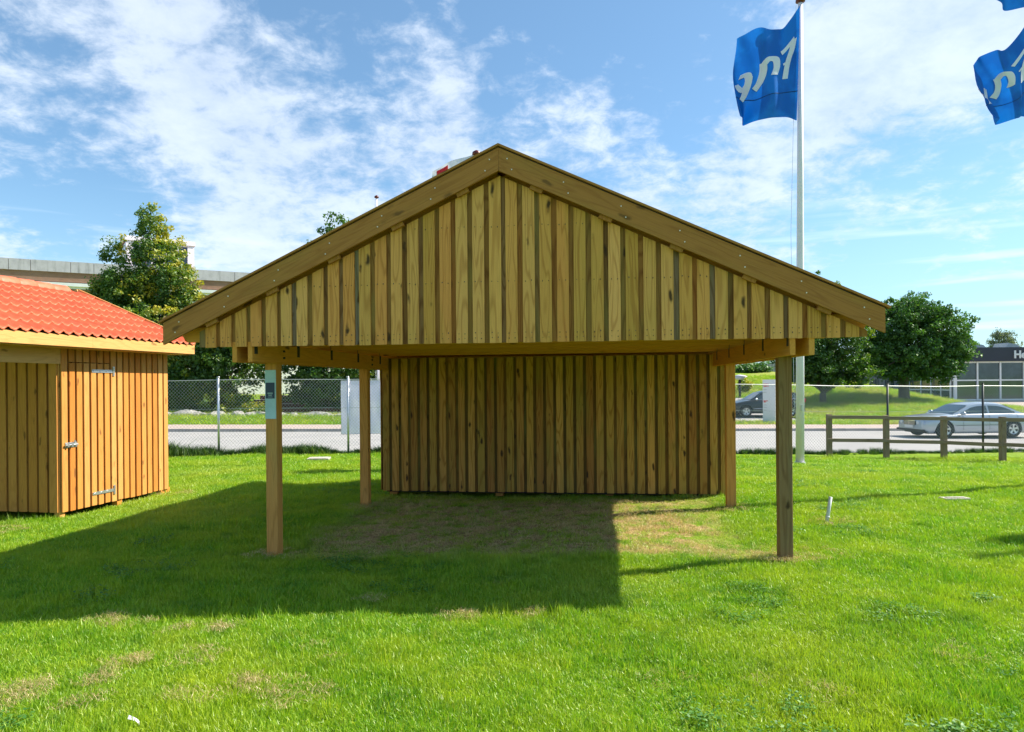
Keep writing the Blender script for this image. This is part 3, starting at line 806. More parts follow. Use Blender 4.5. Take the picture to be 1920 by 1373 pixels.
# ================================================================== post and rail fence, right
wp = []
for px, py in ((1555, 856), (1662, 858.5), (1770, 861.5), (1880, 867)): wp.append(gnd(px, py))
d_ = wp[3]-wp[2]; wp.append(wp[3]+d_*1.02); wp.append(wp[4]+d_*1.02)
for p in wp[4:]: p.z = G(p.x, p.y)
wf = empty('rail_fence', wp[0]); tag(wf, 'low weathered wooden post and rail fence with two rails in front of the road', 'fence')
for i, p in enumerate(wp):
    timber('post', wf, p-wp[0]-Vector((0, 0, .3)), EZ, EX, 1.47, .125, .125, W_RAIL)
for i in range(-1, len(wp)-1):
    for z in (1.10, .46):
        if i < 0: continue
        a = wp[i]-wp[0]+Vector((-.09 if i == 0 else 0, -.082, z)); c_ = wp[i+1]-wp[0]+Vector((0, -.082, z))
        d = (c_-a); timber('rail', wf, a, d, EZ, d.length-.004, .095, .038, W_RAIL)

# ================================================================== flag poles and flags
M_KNOB = mat('dark red knob', (.12, .015, .012), .35)
M_BLUE = flagmat('blue flag cloth', (.003, .11, .50), (.006, .17, .66), .32)
M_LET = flagmat('white flag print', (.84, .80, .97), (.88, .84, .98), .15)
M_SEAM = mat('flag seam', (.004, .02, .10), .8)
M_DANW = flagmat('white flag cloth', (.62, .66, .74), (.7, .72, .8)); M_DANR = flagmat('red flag cloth', (.75, .03, .05), (.8, .04, .06))
def flagpole(base, h, r, label, lean=(0, 0), group='white flagpoles'):
    p = empty('flagpole', base); tag(p, label, 'flagpole', group)
    P = [(lean[0]*t, lean[1]*t, h*t) for t in (0, .3, .6, 1)]
    MB().tube(P, [r, r*.9, r*.75, r*.55], 20).build('pole', M_WHITE, p, True)
    MB().tube([(0, 0, -.05), (0, 0, .03)], r*2.1, 20).tube([(0, 0, .03), (0, 0, .07)], r*1.3, 20).build('base_plate', M_GALV, p)
    for k in range(4):
        a = math.pi/4+k*math.pi/2; MB().tube([(r*1.75*math.cos(a), r*1.75*math.sin(a), .0), (r*1.75*math.cos(a), r*1.75*math.sin(a), .06)], .014, 6).build('anchor_bolt', M_DARKMETAL, p)
    t = Vector(P[-1]); MB().tube([t, t+Vector((0, 0, .03)), t+Vector((0, 0, .10)), t+Vector((0, 0, .15))], [.06, .11, .10, .02], 14).build('top_knob', M_KNOB, p, True)
    hx = -r-.03
    MB().tube([(hx*.8+lean[0], 0, h-.05), (hx-.10+lean[0]*.5, -.02, h*.5), (hx, -.02, 1.3)], .005, 5, False).build('halyard', M_WHITE, p)
    MB().box(-.012, .012, -r-.05, -r+.01, 1.28, 1.42).build('cleat', M_GALV, p)
    return p
fb = gnd(1500, 872)
PH = at(1505, 6, fb.y).z-fb.z
pole1 = flagpole(fb, PH, .098, 'white flagpole with the blue flag, standing just behind the right end of the carport', (.10, 0))
fb2 = Vector((fb.x+5.45, fb.y-.4, 0)); fb2.z = G(fb2.x, fb2.y)
fb3 = Vector((8.75, 10.6, G(8.75, 10.6))); fb4 = Vector((15.45, 9.1, G(15.45, 9.1)))  # fb4 is added out of view, only so its flag shades the lawn
flagpole(fb2, PH, .098, 'white flagpole of the middle blue flag cut by the right picture edge', (.1, 0))
flagpole(fb3, PH, .098, 'white flagpole of the nearest blue flag above the top right picture corner', (.05, 0))
flagpole(fb4, PH, .098, 'white flagpole out on the lawn beyond the right picture edge', (.05, 0))

# cloth surface: parameter u runs from the pole outwards, v down the hoist
def catmull(P, t):
    n = len(P)-1; x = min(max(t, 0), 1)*n; i = min(int(x), n-1); f = x-i
    p = [Vector(P[max(i-1, 0)]), Vector(P[i]), Vector(P[i+1]), Vector(P[min(i+2, n)])]
    return .5*((2*p[1])+(-p[0]+p[2])*f+(2*p[0]-5*p[1]+4*p[2]-p[3])*f*f+(-p[0]+3*p[1]-3*p[2]+p[3])*f**3)
def flag_surface(top, bot, rip, seed=0):
    """top and bottom edges as (x out, z) curves in metres; folds run down from the hoist corner"""
    def S(u, v):
        a = catmull(top, u); b_ = catmull(bot, u)
        p = a.lerp(b_, v)
        f = u*1.0+v*.35
        u = max(u, 0.0); y = rip*(u**.7)*(math.sin(7.5*u+2.2*v+seed)+.45*math.sin(15*u-4*v+1+seed)*v+.25*math.sin(24*u+9*v+seed*2)*u)
        x = p[0]+.35*rip*u*math.sin(9*u+3*v+seed)*math.sin(math.pi*v)
        return Vector((x, y, p[1]))
    return S
def make_flag(name, S, anchor, label, letters, m=M_BLUE, group='blue flags', seams=(.74,), nu=46, nv=56):
    e = empty(name, anchor); tag(e, label, 'flag', group)
    P = [[S(i/nu, j/nv) for j in range(nv+1)] for i in range(nu+1)]
    MB().grid(P).build('cloth', m, e, True)
    def nrm(u, v):
        h = 1e-3; a = S(u+h, v)-S(u-h, v); b_ = S(u, v+h)-S(u, v-h); n = a.cross(b_).normalized()
        return n if n.y < 0 else -n
    for strokes in letters:
        for sgn in (1, -1):
            b = MB()
            for pts, w in strokes:
                # dense ribbon through uv points
                n = 8*(len(pts)-1); rows = []
                for k in range(n+1):
                    t = k/n; c = catmull([(p[0], p[1], 0) for p in pts], t); c2 = catmull([(p[0], p[1], 0) for p in pts], min(t+.01, 1)); c1 = catmull([(p[0], p[1], 0) for p in pts], max(t-.01, 0))
                    d = (c2-c1); d = Vector((d.x*1.35, d.y*2.4)); d.normalize()
                    off = Vector((-d.y/1.35, d.x/2.4))*w/2
                    row = []
                    for q_ in (-1, -.33, .33, 1):
                        u = min(max(c.x+off.x*q_, 0), 1); v = min(max(c.y+off.y*q_, 0), 1); row.append(S(u, v)+nrm(u, v)*.009*sgn)
                    rows.append(row)
                b.grid(rows)
            b.build('letter', M_LET, e, True)
    for v in seams:
        b = MB()
        for sgn in (1, -1): b.grid([[S(i/60, v)+nrm(i/60, v)*.007*sgn, S(i/60, v+.006)+nrm(i/60, v+.006)*.007*sgn] for i in range(61)])
        b.build('seam', M_SEAM, e)
    return e
LN = [[((.16, .20), (.30, .185), (.42, .20)), ],]
# strokes of the print as it shows through the folds (u from the pole, v down)
L7 = [([(.36, .30), (.24, .27), (.10, .245)], 0.126), ([(.11, .25), (.14, .33), (.19, .40), (.22, .48), (.24, .60)], 0.148), ([(.19, .42), (.30, .44)], 0.059)]
LNN = [([(.68, .64), (.62, .56), (.60, .46), (.62, .37)], 0.148), ([(.62, .40), (.54, .335), (.44, .35), (.41, .44), (.44, .53)], 0.133)]
LG = [([(.94, .56), (.86, .64), (.80, .58), (.82, .48), (.90, .47)], 0.111), ([(.80, .50), (.80, .60), (.82, .70), (.86, .76)], 0.111)]
def edge(px0, pts, Y):
    a = at(px0[0], px0[1], Y); return [(at(x, y, Y).x-a.x, at(x, y, Y).z-a.z) for x, y in pts]
YF = fb.y-.12
h0 = (1500.5, 10)
top1 = edge(h0, [(1500, 10), (1484, 34), (1466, 54), (1440, 61), (1410, 58), (1386, 66)], YF)
bot1 = edge(h0, [(1494, 226), (1472, 221), (1446, 224), (1410, 229), (1398, 225), (1386, 220)], YF)
S1 = flag_surface(top1, bot1, .24, 0)
make_flag('flag', S1, at(h0[0], h0[1], YF), 'large blue flag with white curved lettering on the flagpole behind the carport, whole in view', [L7, LNN, LG])
YG = fb2.y-.12; h2 = (1985, -25)
hx = 960+(fb2.x+.0)/fb2.y*F
top2 = edge((hx, 0), [(hx-6, -8), (hx-32, 48), (1880, 96), (1862, 98), (1846, 100), (1836, 116)], YG)
bot2 = edge((hx, 0), [(hx-8, 226), (hx-40, 220), (1908, 222), (1885, 226), (1868, 226), (1851, 229)], YG)
S2 = flag_surface(top2, bot2, .24, 1.3)
make_flag('flag', S2, at(hx, 0, YG), 'blue flag with white lettering cut off by the right picture edge, middle height', [L7, LNN, LG])
YH = fb3.y-.12; hx3 = 960+fb3.x/fb3.y*F
top3 = edge((hx3, 0), [(hx3-6, -318), (hx3-40, -280), (1920, -240), (1880, -250), (1838, -235)], YH)
bot3 = edge((hx3, 0), [(hx3-10, -6), (1950, 8), (1900, 15), (1870, 10), (1838, -2)], YH)
make_flag('flag', flag_surface(top3, bot3, .10, 2.2), at(hx3, 0, YH), 'blue flag of which only the lower hem dips into the top right picture corner', [L7, LNN, LG])
make_flag('flag', flag_surface([(0, 0), (-.4, -.5), (-.9, -.6), (-1.4, -.8)], [(0, -2.5), (-.5, -2.5), (-1.0, -2.6), (-1.4, -2.5)], .12, .7), fb4+Vector((-.1, 0, 10.0)), 'blue flag added unseen beyond the right picture edge to throw a shadow wedge on the lawn', [L7, LNN, LG])
# two more poles seen over the carport roof, one with a white and red flag
pb = at(897, 700, 19.5); pb.z = G(pb.x, 19.0); pb.y = 17.0; pb.x = (897-960)*17.0/F
hh = at(897, 284, 17.0).z-G(pb.x, 17.0)
pb.z = G(pb.x, pb.y)
flagpole(pb, hh-.12, .05, 'slender flagpole with the white and red flag, tip above the roof slope near the ridge', (0, 0), 'slender poles behind the carport')
pc = Vector(((709-960)*24.5/F, 34.0, 0)); pc.x = (709-960)*34.0/F; pc.z = G(pc.x, pc.y)
flagpole(pc, at(709, 372, 34.0).z-pc.z, .07, 'far slender flagpole tip above the middle of the left roof slope', (0, 0), 'slender poles behind the carport')
tp = edge((897, 300), [(893, 288), (878, 293), (850, 301), (834, 309), (810, 321)], 16.95)
bt = edge((897, 300), [(893, 345), (878, 346), (850, 350), (834, 352), (812, 352)], 16.95)
Sd = flag_surface(tp, bt, .05, .4)
e = empty('flag', at(897, 300, 16.95)); tag(e, 'white flag with a red rectangle peeking over the left roof slope by the ridge', 'flag')
MB().grid([[Sd(i/24, j/16) for j in range(17)] for i in range(25)]).build('cloth', M_DANW, e, True)
b = MB()
for sgn in (-.01, .01): b.grid([[Sd(.66+.24*i/8, .10+.6*j/8)+Vector((0, sgn, 0)) for j in range(9)] for i in range(9)])
b.build('red_patch', M_DANR, e, True)
# ================================================================== showroom building, far right
M_FASCIA = worn('dark blue grey cladding', (.028, .036, .055), .6, .08, .6)
M_GREYCL = worn('grey blue cladding', (.17, .19, .22), .7, .08, .6)
M_MULL = worn('white window frame', (.70, .72, .74), .5, .04, 2)
M_SGL = glassmat('showroom glass', (.028, .042, .048), .05)
M_SLET = mat('pale sign letters', (.62, .66, .70), .5)
M_ROOFL = worn('pale roof sheet', (.50, .50, .48), .8, .1, 1)
YB = 62.0
bp = at(1788, 748, YB); zb0 = G(bp.x, YB)+.05; ztop = at(1840, 652, YB).z; zf = at(1840, 678, YB).z
so_ = empty('showroom', (bp.x, YB, 0)); tag(so_, 'low glazed showroom with dark blue fascia and pale letters He at the right edge', 'building')
def sb(name, x0, x1, y0, y1, z0, z1, m, par=so_): return MB().box(x0, x1, y0, y1, z0, z1).build(name, m, par)
LW = 34.0
sb('fascia', -.3, LW, -.35, 18, zf, ztop, M_FASCIA)
sb('floor', -.2, LW, -.3, 18, zb0-.6, zb0+.04, M_CONC)
sb('rear_wall', .2, LW, 8, 8.3, zb0, zf, M_GREYCL)
sb('side_wall', -.1, .1, .2, 18, zb0, zf, M_GREYCL)
px2x = lambda px: at(px, 700, YB).x-bp.x
cols = [px2x(p) for p in (1790, 1831.5, 1874.5, 1918.5)]; stp = cols[3]-cols[2]
while cols[-1] < LW-stp: cols.append(cols[-1]+stp)
zm = at(1850, 713, YB).z
for i, x in enumerate(cols):
    w = .26 if i == 0 else .13
    sb('mullion', x-w/2, x+w/2, -.12, .05, zb0, zf, M_MULL)
for z, h in ((zm, .12), (zb0+.08, .16), (zf-.07, .14)): sb('rail', -.1, LW, -.08, .03, z-h/2, z+h/2, M_MULL)
for i in range(len(cols)-1):
    for z0, z1 in ((zb0+.16, zm-.06), (zm+.06, zf-.14)): sb('pane', cols[i]+.07, cols[i+1]-.07, -.02, .0, z0, z1, M_SGL)
# side facing the lawn: lower glazed strip, grey cladding above and behind
sb('fascia', -.34, -.10, -.345, 18, zf+.002, ztop-.002, M_FASCIA)
YD = [(at(1788, 700, YB).x)*F/(p-960)-YB for p in (1787, 1767.5, 1749, 1730, 1708)]
zl = at(1750, 708, YB+3).z; zml = at(1750, 731, YB+3).z
for y in YD: sb('mullion', -.20, -.10, max(y, .2)-.06, max(y, .2)+.06, zb0, zl, M_MULL)
for z in (zml, zb0+.1, zl-.05): sb('rail', -.17, -.10, .26, YD[-1], z-.05, z+.05, M_MULL)
for i in range(4):
    for z0, z1 in ((zb0+.15, zml-.05), (zml+.05, zl-.10)): sb('pane', -.13, -.105, max(YD[i], .2)+.06, YD[i+1]-.06, z0, z1, M_SGL)
for y in (9.5, 12.5): sb('window', -.14, -.105, y, y+1.6, zb0+.8, zl-.1, M_SGL)
xg = at(1615, 700, YB+20).x-bp.x
sb('rear_hall', -9, -.12, 18, 30, zb0-1, ztop-.8, M_GREYCL)
# roof lights behind the fascia
for p0, p1, y in ((1816, 1855, 649), (1884, 1918, 650)):
    a = at(p0, y, YB+6); c_ = at(p1, y, YB+6); w = c_.x-a.x
    MB().prism([(0, 0), (w, 0), (w*.72, .55), (w*.2, .75)], 0, 2.0).build('roof_light', M_ROOFL, so_, M=Matrix.Translation((a.x-bp.x, 6, ztop-.02)))
MB().prism([(0, 0), (2.4, 0), (0, 2.1)], 0, 6).build('rear_gable', M_FASCIA, so_, M=Matrix.Translation((at(1812, 640, YB+12).x-bp.x, 12, ztop-.1)))
def text_mesh(name, s, size, m, parent, M, ext=.03, bold=.02):
    cu = bpy.data.curves.new('t', 'FONT'); cu.body = s; cu.size = size; cu.extrude = ext; cu.offset = bold; cu.resolution_u = 3
    o = bpy.data.objects.new('t', cu); COL.objects.link(o); dg = bpy.context.evaluated_depsgraph_get()
    me = bpy.data.meshes.new_from_object(o.evaluated_get(dg)); bpy.data.objects.remove(o); bpy.data.curves.remove(cu)
    me.materials.clear(); me.materials.append(m); return link(name, me, parent, M)
tz = at(1905, 671.5, YB).z; tx = at(1895, 670, YB).x-bp.x
for ch, dx_ in (('H', 0), ('e', .66)):
    text_mesh('letter', ch, .92, M_SLET, so_, basis((tx+dx_, -.39, tz), EX, EZ, -EY), .03, .035)

# ================================================================== trees
def leafmat(name, stops, tr=.38):
    m = bpy.data.materials.new(name); m.use_nodes = True; t = m.node_tree; t.nodes.clear(); q = NT(t)
    at_ = q.new('ShaderNodeAttribute', attribute_name='tint').outputs['Fac']
    P = q.new('ShaderNodeTexCoord').outputs['Object']; n = q.noise(P, 7, 2, .5)
    f = q.math('ADD', at_, q.math('MULTIPLY', q.math('SUBTRACT', n, .5), .5), clamp=True)
    c = q.ramp(f, stops)
    d = q.new('ShaderNodeBsdfDiffuse', {'Color': c}); tr_ = q.new('ShaderNodeBsdfTranslucent', {'Color': q.mix(1.0, c, (1.0, 1.15, .45), 'MULTIPLY')})
    gl = q.new('ShaderNodeBsdfGlossy', {'Roughness': .5, 'Color': (.8, .9, .8, 1)})
    m1 = q.new('ShaderNodeMixShader', {0: tr}); t.links.new(d.outputs[0], m1.inputs[1]); t.links.new(tr_.outputs[0], m1.inputs[2])
    m2 = q.new('ShaderNodeMixShader', {0: .05}); t.links.new(m1.outputs[0], m2.inputs[1]); t.links.new(gl.outputs[0], m2.inputs[2])
    o = q.new('ShaderNodeOutputMaterial'); t.links.new(m2.outputs[0], o.inputs[0]); return m
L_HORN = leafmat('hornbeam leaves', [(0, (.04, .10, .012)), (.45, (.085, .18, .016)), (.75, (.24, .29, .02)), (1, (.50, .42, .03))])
L_DARK = leafmat('dark leaves', [(0, (.022, .06, .012)), (.6, (.045, .11, .016)), (1, (.10, .17, .025))], .28)
L_MAPLE = leafmat('maple leaves', [(0, (.040, .11, .022)), (.6, (.085, .19, .030)), (1, (.17, .29, .05))], .38)
L_PALE = leafmat('pale far leaves', [(0, (.12, .16, .10)), (1, (.22, .25, .16))], .3)
M_BARK = worn('grey brown bark', (.13, .105, .08), .95, .3, 6, bump=.6, bscale=20)

def leaves(centres, radii, tints, per, size, rs, up=.25, crown_c=None):
    """leaf-sized faces scattered through clumps"""
    n = len(centres); N = n*per
    C = np.repeat(centres, per, 0); Rr = np.repeat(radii, per); T = np.repeat(tints, per)
    d = rs.normal(size=(N, 3)); d /= np.linalg.norm(d, axis=1)[:, None]
    r = rs.uniform(0, 1, N)**.45
    pos = C+d*(Rr*r)[:, None]*np.array([1, 1, .75])
    nrm = d*.7+rs.normal(size=(N, 3))*.6+np.array([0, 0, up]); nrm /= np.linalg.norm(nrm, axis=1)[:, None]
    a = np.cross(nrm, rs.normal(size=(N, 3))); a /= np.linalg.norm(a, axis=1)[:, None]; b_ = np.cross(nrm, a)
    s = size*rs.uniform(.6, 1.25, N)[:, None]
    v = np.stack([pos-a*s*.62, pos-b_*s*.34+nrm*s*.08, pos+a*s*.62, pos+b_*s*.34+nrm*s*.08], 1).reshape(-1, 3)
    T = np.clip(T+rs.normal(size=N)*.10, 0, 1)
    return v, np.repeat(T, 4)
def quads_mesh(name, v, tint, m):
    me = bpy.data.meshes.new(name); nq = len(v)//4
    me.vertices.add(len(v)); me.vertices.foreach_set('co', v.astype(np.float32).ravel())
    me.loops.add(nq*4); me.loops.foreach_set('vertex_index', np.arange(nq*4, dtype=np.int32))
    me.polygons.add(nq); me.polygons.foreach_set('loop_start', np.arange(0, nq*4, 4, dtype=np.int32))
    me.update(calc_edges=True)
    at_ = me.attributes.new('tint', 'FLOAT', 'POINT'); at_.data.foreach_set('value', tint.astype(np.float32))
    me.materials.append(m); me.validate(); return me
def tree(name, label, base, ells, Y, m, seed, nclump, per, leaf=.15, clump_r=.42, tint=(.3, .2), sun_tint=0.0, trunk_r=.18, fork=.18, group=None, gapf=.0, lump=.25, depth=None, limbs=14, multi=False, cat='tree'):
    """ells: crown lobes as (cx, cy, rx, ry) in photo pixels at depth Y -> real ellipsoids in metres"""
    rs = np.random.RandomState(seed); rr = random.Random(seed)
    e = empty(name, base); tag(e, label, cat, group)
    E = []
    for cx, cy, rx, ry in ells:
        c = at(cx, cy, Y)-base; ax = rx*Y/F; az = ry*Y/F; ay = (depth or .9)*ax
        E.append((np.array(c)+np.array([0, rr.uniform(-.15, .15)*ax, 0]), ax, ay, az))
    vol = np.array([a*b_*c for _, a, b_, c in E])**.8; cnt = np.maximum((nclump*vol/vol.sum()).astype(int), 6)
    cs = []; ts = []
    for (c, ax, ay, az), k in zip(E, cnt):
        d = rs.normal(size=(k, 3)); d /= np.linalg.norm(d, axis=1)[:, None]
        lum = np.array([mnoise.noise(Vector(x_)*2.1+Vector((seed, 0, 0))) for x_ in d])
        r = (rs.uniform(.30, 1, k)**.55)*(1+lump*lum)
        p = c+d*r[:, None]*np.array([ax, ay, az])
        if gapf > 0:
            g_ = np.array([mnoise.noise(Vector(x_)*.9+Vector((0, seed, 0))) for x_ in p]); keep = g_ > (-.6+gapf); p = p[keep]; d = d[keep]; r = r[keep]
        cs.append(p); ts.append(tint[0]+tint[1]*rs.normal(size=len(p))+sun_tint*np.clip(d[:, 0]*.5+d[:, 2]*.25+r-1.0+.2, 0, 1))  # sun_tint puts sunlight into leaf colour: yellower towards the sun side and top
    cs = np.concatenate(cs); ts = np.concatenate(ts)
    cs[:, 2] = np.maximum(cs[:, 2], .25)
    v, T = leaves(cs, clump_r*rs.uniform(.6, 1.25, len(cs)), ts, per, leaf, rs)
    link('crown', quads_mesh('crown', v, T, m), e)
    # trunk and limbs
    b = MB(); H = max(c[2]+az for c, ax, ay, az in E); fz = fork*H
    if not multi:
        b.tube([(0, 0, -.2), (.02, 0, .1), (.0, .02, fz*.5), (.03, 0, fz), (.05, 0, H*.55), (.0, 0, H*.85)], [trunk_r*1.45, trunk_r*1.1, trunk_r, trunk_r*.85, trunk_r*.45, trunk_r*.1], 10)
    else: b.tube([(0, 0, -.2), (0, 0, fz*.6)], [trunk_r*1.3, trunk_r], 10)
    for k in range(limbs):
        c, ax, ay, az = E[k % len(E)]
        t = c+np.array([rr.uniform(-.6, .6)*ax, rr.uniform(-.6, .6)*ay, rr.uniform(-.5, .45)*az])
        s = Vector((0, 0, fz*rr.uniform(.55 if multi else .8, 1.0 if multi else 1.6))); t = Vector(t)
        mid = s.lerp(t, .5)+Vector((rr.uniform(-.2, .2), rr.uniform(-.2, .2), .12*(t-s).length if not multi else -.05*(t-s).length))
        r0 = trunk_r*(.55 if multi else .38)*rr.uniform(.7, 1.1)
        b.tube([s, s.lerp(mid, .5), mid, mid.lerp(t, .55), t], [r0, r0*.8, r0*.6, r0*.35, r0*.1], 6)
    b.build('trunk', M_BARK, e, True)
    return e
T1 = gnd(1543, 757); T2 = gnd(1695, 751); print('trees', T1, T2)
def gx_(px, Y): x = (px-960)*Y/F; return Vector((x, Y, G(x, Y)))
YA = 40.0
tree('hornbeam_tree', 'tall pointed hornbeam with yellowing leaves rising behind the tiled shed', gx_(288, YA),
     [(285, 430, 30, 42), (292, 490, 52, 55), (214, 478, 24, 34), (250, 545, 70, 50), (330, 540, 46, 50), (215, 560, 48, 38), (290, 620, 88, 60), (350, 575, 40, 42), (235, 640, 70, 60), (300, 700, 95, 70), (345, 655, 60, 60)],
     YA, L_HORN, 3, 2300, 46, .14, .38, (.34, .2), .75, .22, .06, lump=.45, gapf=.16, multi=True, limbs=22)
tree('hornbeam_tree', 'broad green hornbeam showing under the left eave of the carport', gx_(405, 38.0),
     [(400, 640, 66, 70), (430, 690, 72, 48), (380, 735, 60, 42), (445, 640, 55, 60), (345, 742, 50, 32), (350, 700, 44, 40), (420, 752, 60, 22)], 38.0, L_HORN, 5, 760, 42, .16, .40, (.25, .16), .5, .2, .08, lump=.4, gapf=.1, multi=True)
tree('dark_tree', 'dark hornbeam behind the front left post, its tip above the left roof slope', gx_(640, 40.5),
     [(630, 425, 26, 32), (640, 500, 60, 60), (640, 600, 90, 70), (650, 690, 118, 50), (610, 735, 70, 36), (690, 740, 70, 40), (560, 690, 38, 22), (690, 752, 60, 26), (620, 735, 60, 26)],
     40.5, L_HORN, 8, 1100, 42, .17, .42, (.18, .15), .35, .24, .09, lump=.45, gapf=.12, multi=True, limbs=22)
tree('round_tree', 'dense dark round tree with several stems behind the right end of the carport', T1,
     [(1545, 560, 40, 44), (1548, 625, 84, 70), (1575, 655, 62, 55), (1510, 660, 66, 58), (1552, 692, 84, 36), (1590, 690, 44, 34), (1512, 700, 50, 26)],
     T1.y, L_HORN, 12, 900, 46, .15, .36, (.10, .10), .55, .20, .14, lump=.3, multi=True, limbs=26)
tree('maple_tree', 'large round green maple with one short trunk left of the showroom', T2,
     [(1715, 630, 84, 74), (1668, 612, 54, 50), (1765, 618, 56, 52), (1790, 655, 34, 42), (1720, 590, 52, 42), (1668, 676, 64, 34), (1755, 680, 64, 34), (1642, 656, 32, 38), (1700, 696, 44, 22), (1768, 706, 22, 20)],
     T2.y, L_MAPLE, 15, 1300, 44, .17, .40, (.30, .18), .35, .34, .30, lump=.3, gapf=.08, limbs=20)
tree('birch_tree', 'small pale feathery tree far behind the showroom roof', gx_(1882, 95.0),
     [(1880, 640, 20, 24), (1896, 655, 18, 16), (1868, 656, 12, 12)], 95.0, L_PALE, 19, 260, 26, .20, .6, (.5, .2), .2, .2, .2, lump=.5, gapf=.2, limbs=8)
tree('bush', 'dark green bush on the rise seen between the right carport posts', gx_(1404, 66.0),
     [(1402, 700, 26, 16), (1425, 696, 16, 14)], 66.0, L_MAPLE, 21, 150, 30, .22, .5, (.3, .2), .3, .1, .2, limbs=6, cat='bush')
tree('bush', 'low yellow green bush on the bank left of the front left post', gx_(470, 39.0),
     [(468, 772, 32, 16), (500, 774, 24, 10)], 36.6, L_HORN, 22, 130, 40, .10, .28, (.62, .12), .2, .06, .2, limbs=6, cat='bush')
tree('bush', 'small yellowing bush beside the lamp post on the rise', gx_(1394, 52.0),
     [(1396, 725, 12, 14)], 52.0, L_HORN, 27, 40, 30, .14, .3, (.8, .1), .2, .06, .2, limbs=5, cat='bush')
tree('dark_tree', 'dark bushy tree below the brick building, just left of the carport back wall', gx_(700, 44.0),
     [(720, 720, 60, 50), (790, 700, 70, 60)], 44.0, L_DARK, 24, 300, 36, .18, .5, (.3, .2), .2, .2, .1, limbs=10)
# far wooded skyline, one mass
rs = np.random.RandomState(44)
cs = []
for i in range(2600):
    ang = rs.uniform(-1.25, 1.25); dist = rs.uniform(150, 260); x = math.sin(ang)*dist; y = math.cos(ang)*dist
    h = 6+2.5*mnoise.noise(Vector((ang*9, 0, 0)))
    cs.append((x, y, G(x, y)+rs.uniform(.5, h)))
v, T = leaves(np.array(cs), np.full(len(cs), 2.4), rs.uniform(.1, .7, len(cs)), 26, .8, rs)
tag(link('distant_wood', quads_mesh('distant_wood', v, T, L_MAPLE)), 'low line of distant trees on the horizon', 'woodland', kind='stuff')

# ================================================================== cars
M_TYRE = mat('tyre rubber', (.018, .018, .018), .85)
M_RIM = mat('alloy rim', (.62, .63, .65), .3, .8)
M_SILVER = mat('silver blue car paint', (.40, .45, .51), .30, .45, **{'Coat Weight': .8, 'Coat Roughness': .06})
M_NAVYP = mat('black blue car paint', (.006, .009, .014), .3, .1, **{'Coat Weight': .4, 'Coat Roughness': .05})
M_CGLASS = mat('car glass', (.035, .05, .055), .04, spec=1.0)
M_BLACKP = mat('black plastic', (.02, .02, .022), .6)
M_HEADL = mat('headlight glass', (.55, .60, .62), .1, spec=1.0)
M_TAIL = mat('red tail light', (.55, .02, .03), .2)
M_CHROME = mat('chrome strip', (.75, .76, .78), .15, 1.0)
M_PLATEW = mat('number plate', (.72, .72, .70), .5)
def interp(P, x):
    for (x0, y0), (x1, y1) in zip(P, P[1:]):
        if x <= x1: 
            t = (x-x0)/(x1-x0); t = t*t*(3-2*t) if False else t
            return y0+(y1-y0)*t
    return P[-1][1]
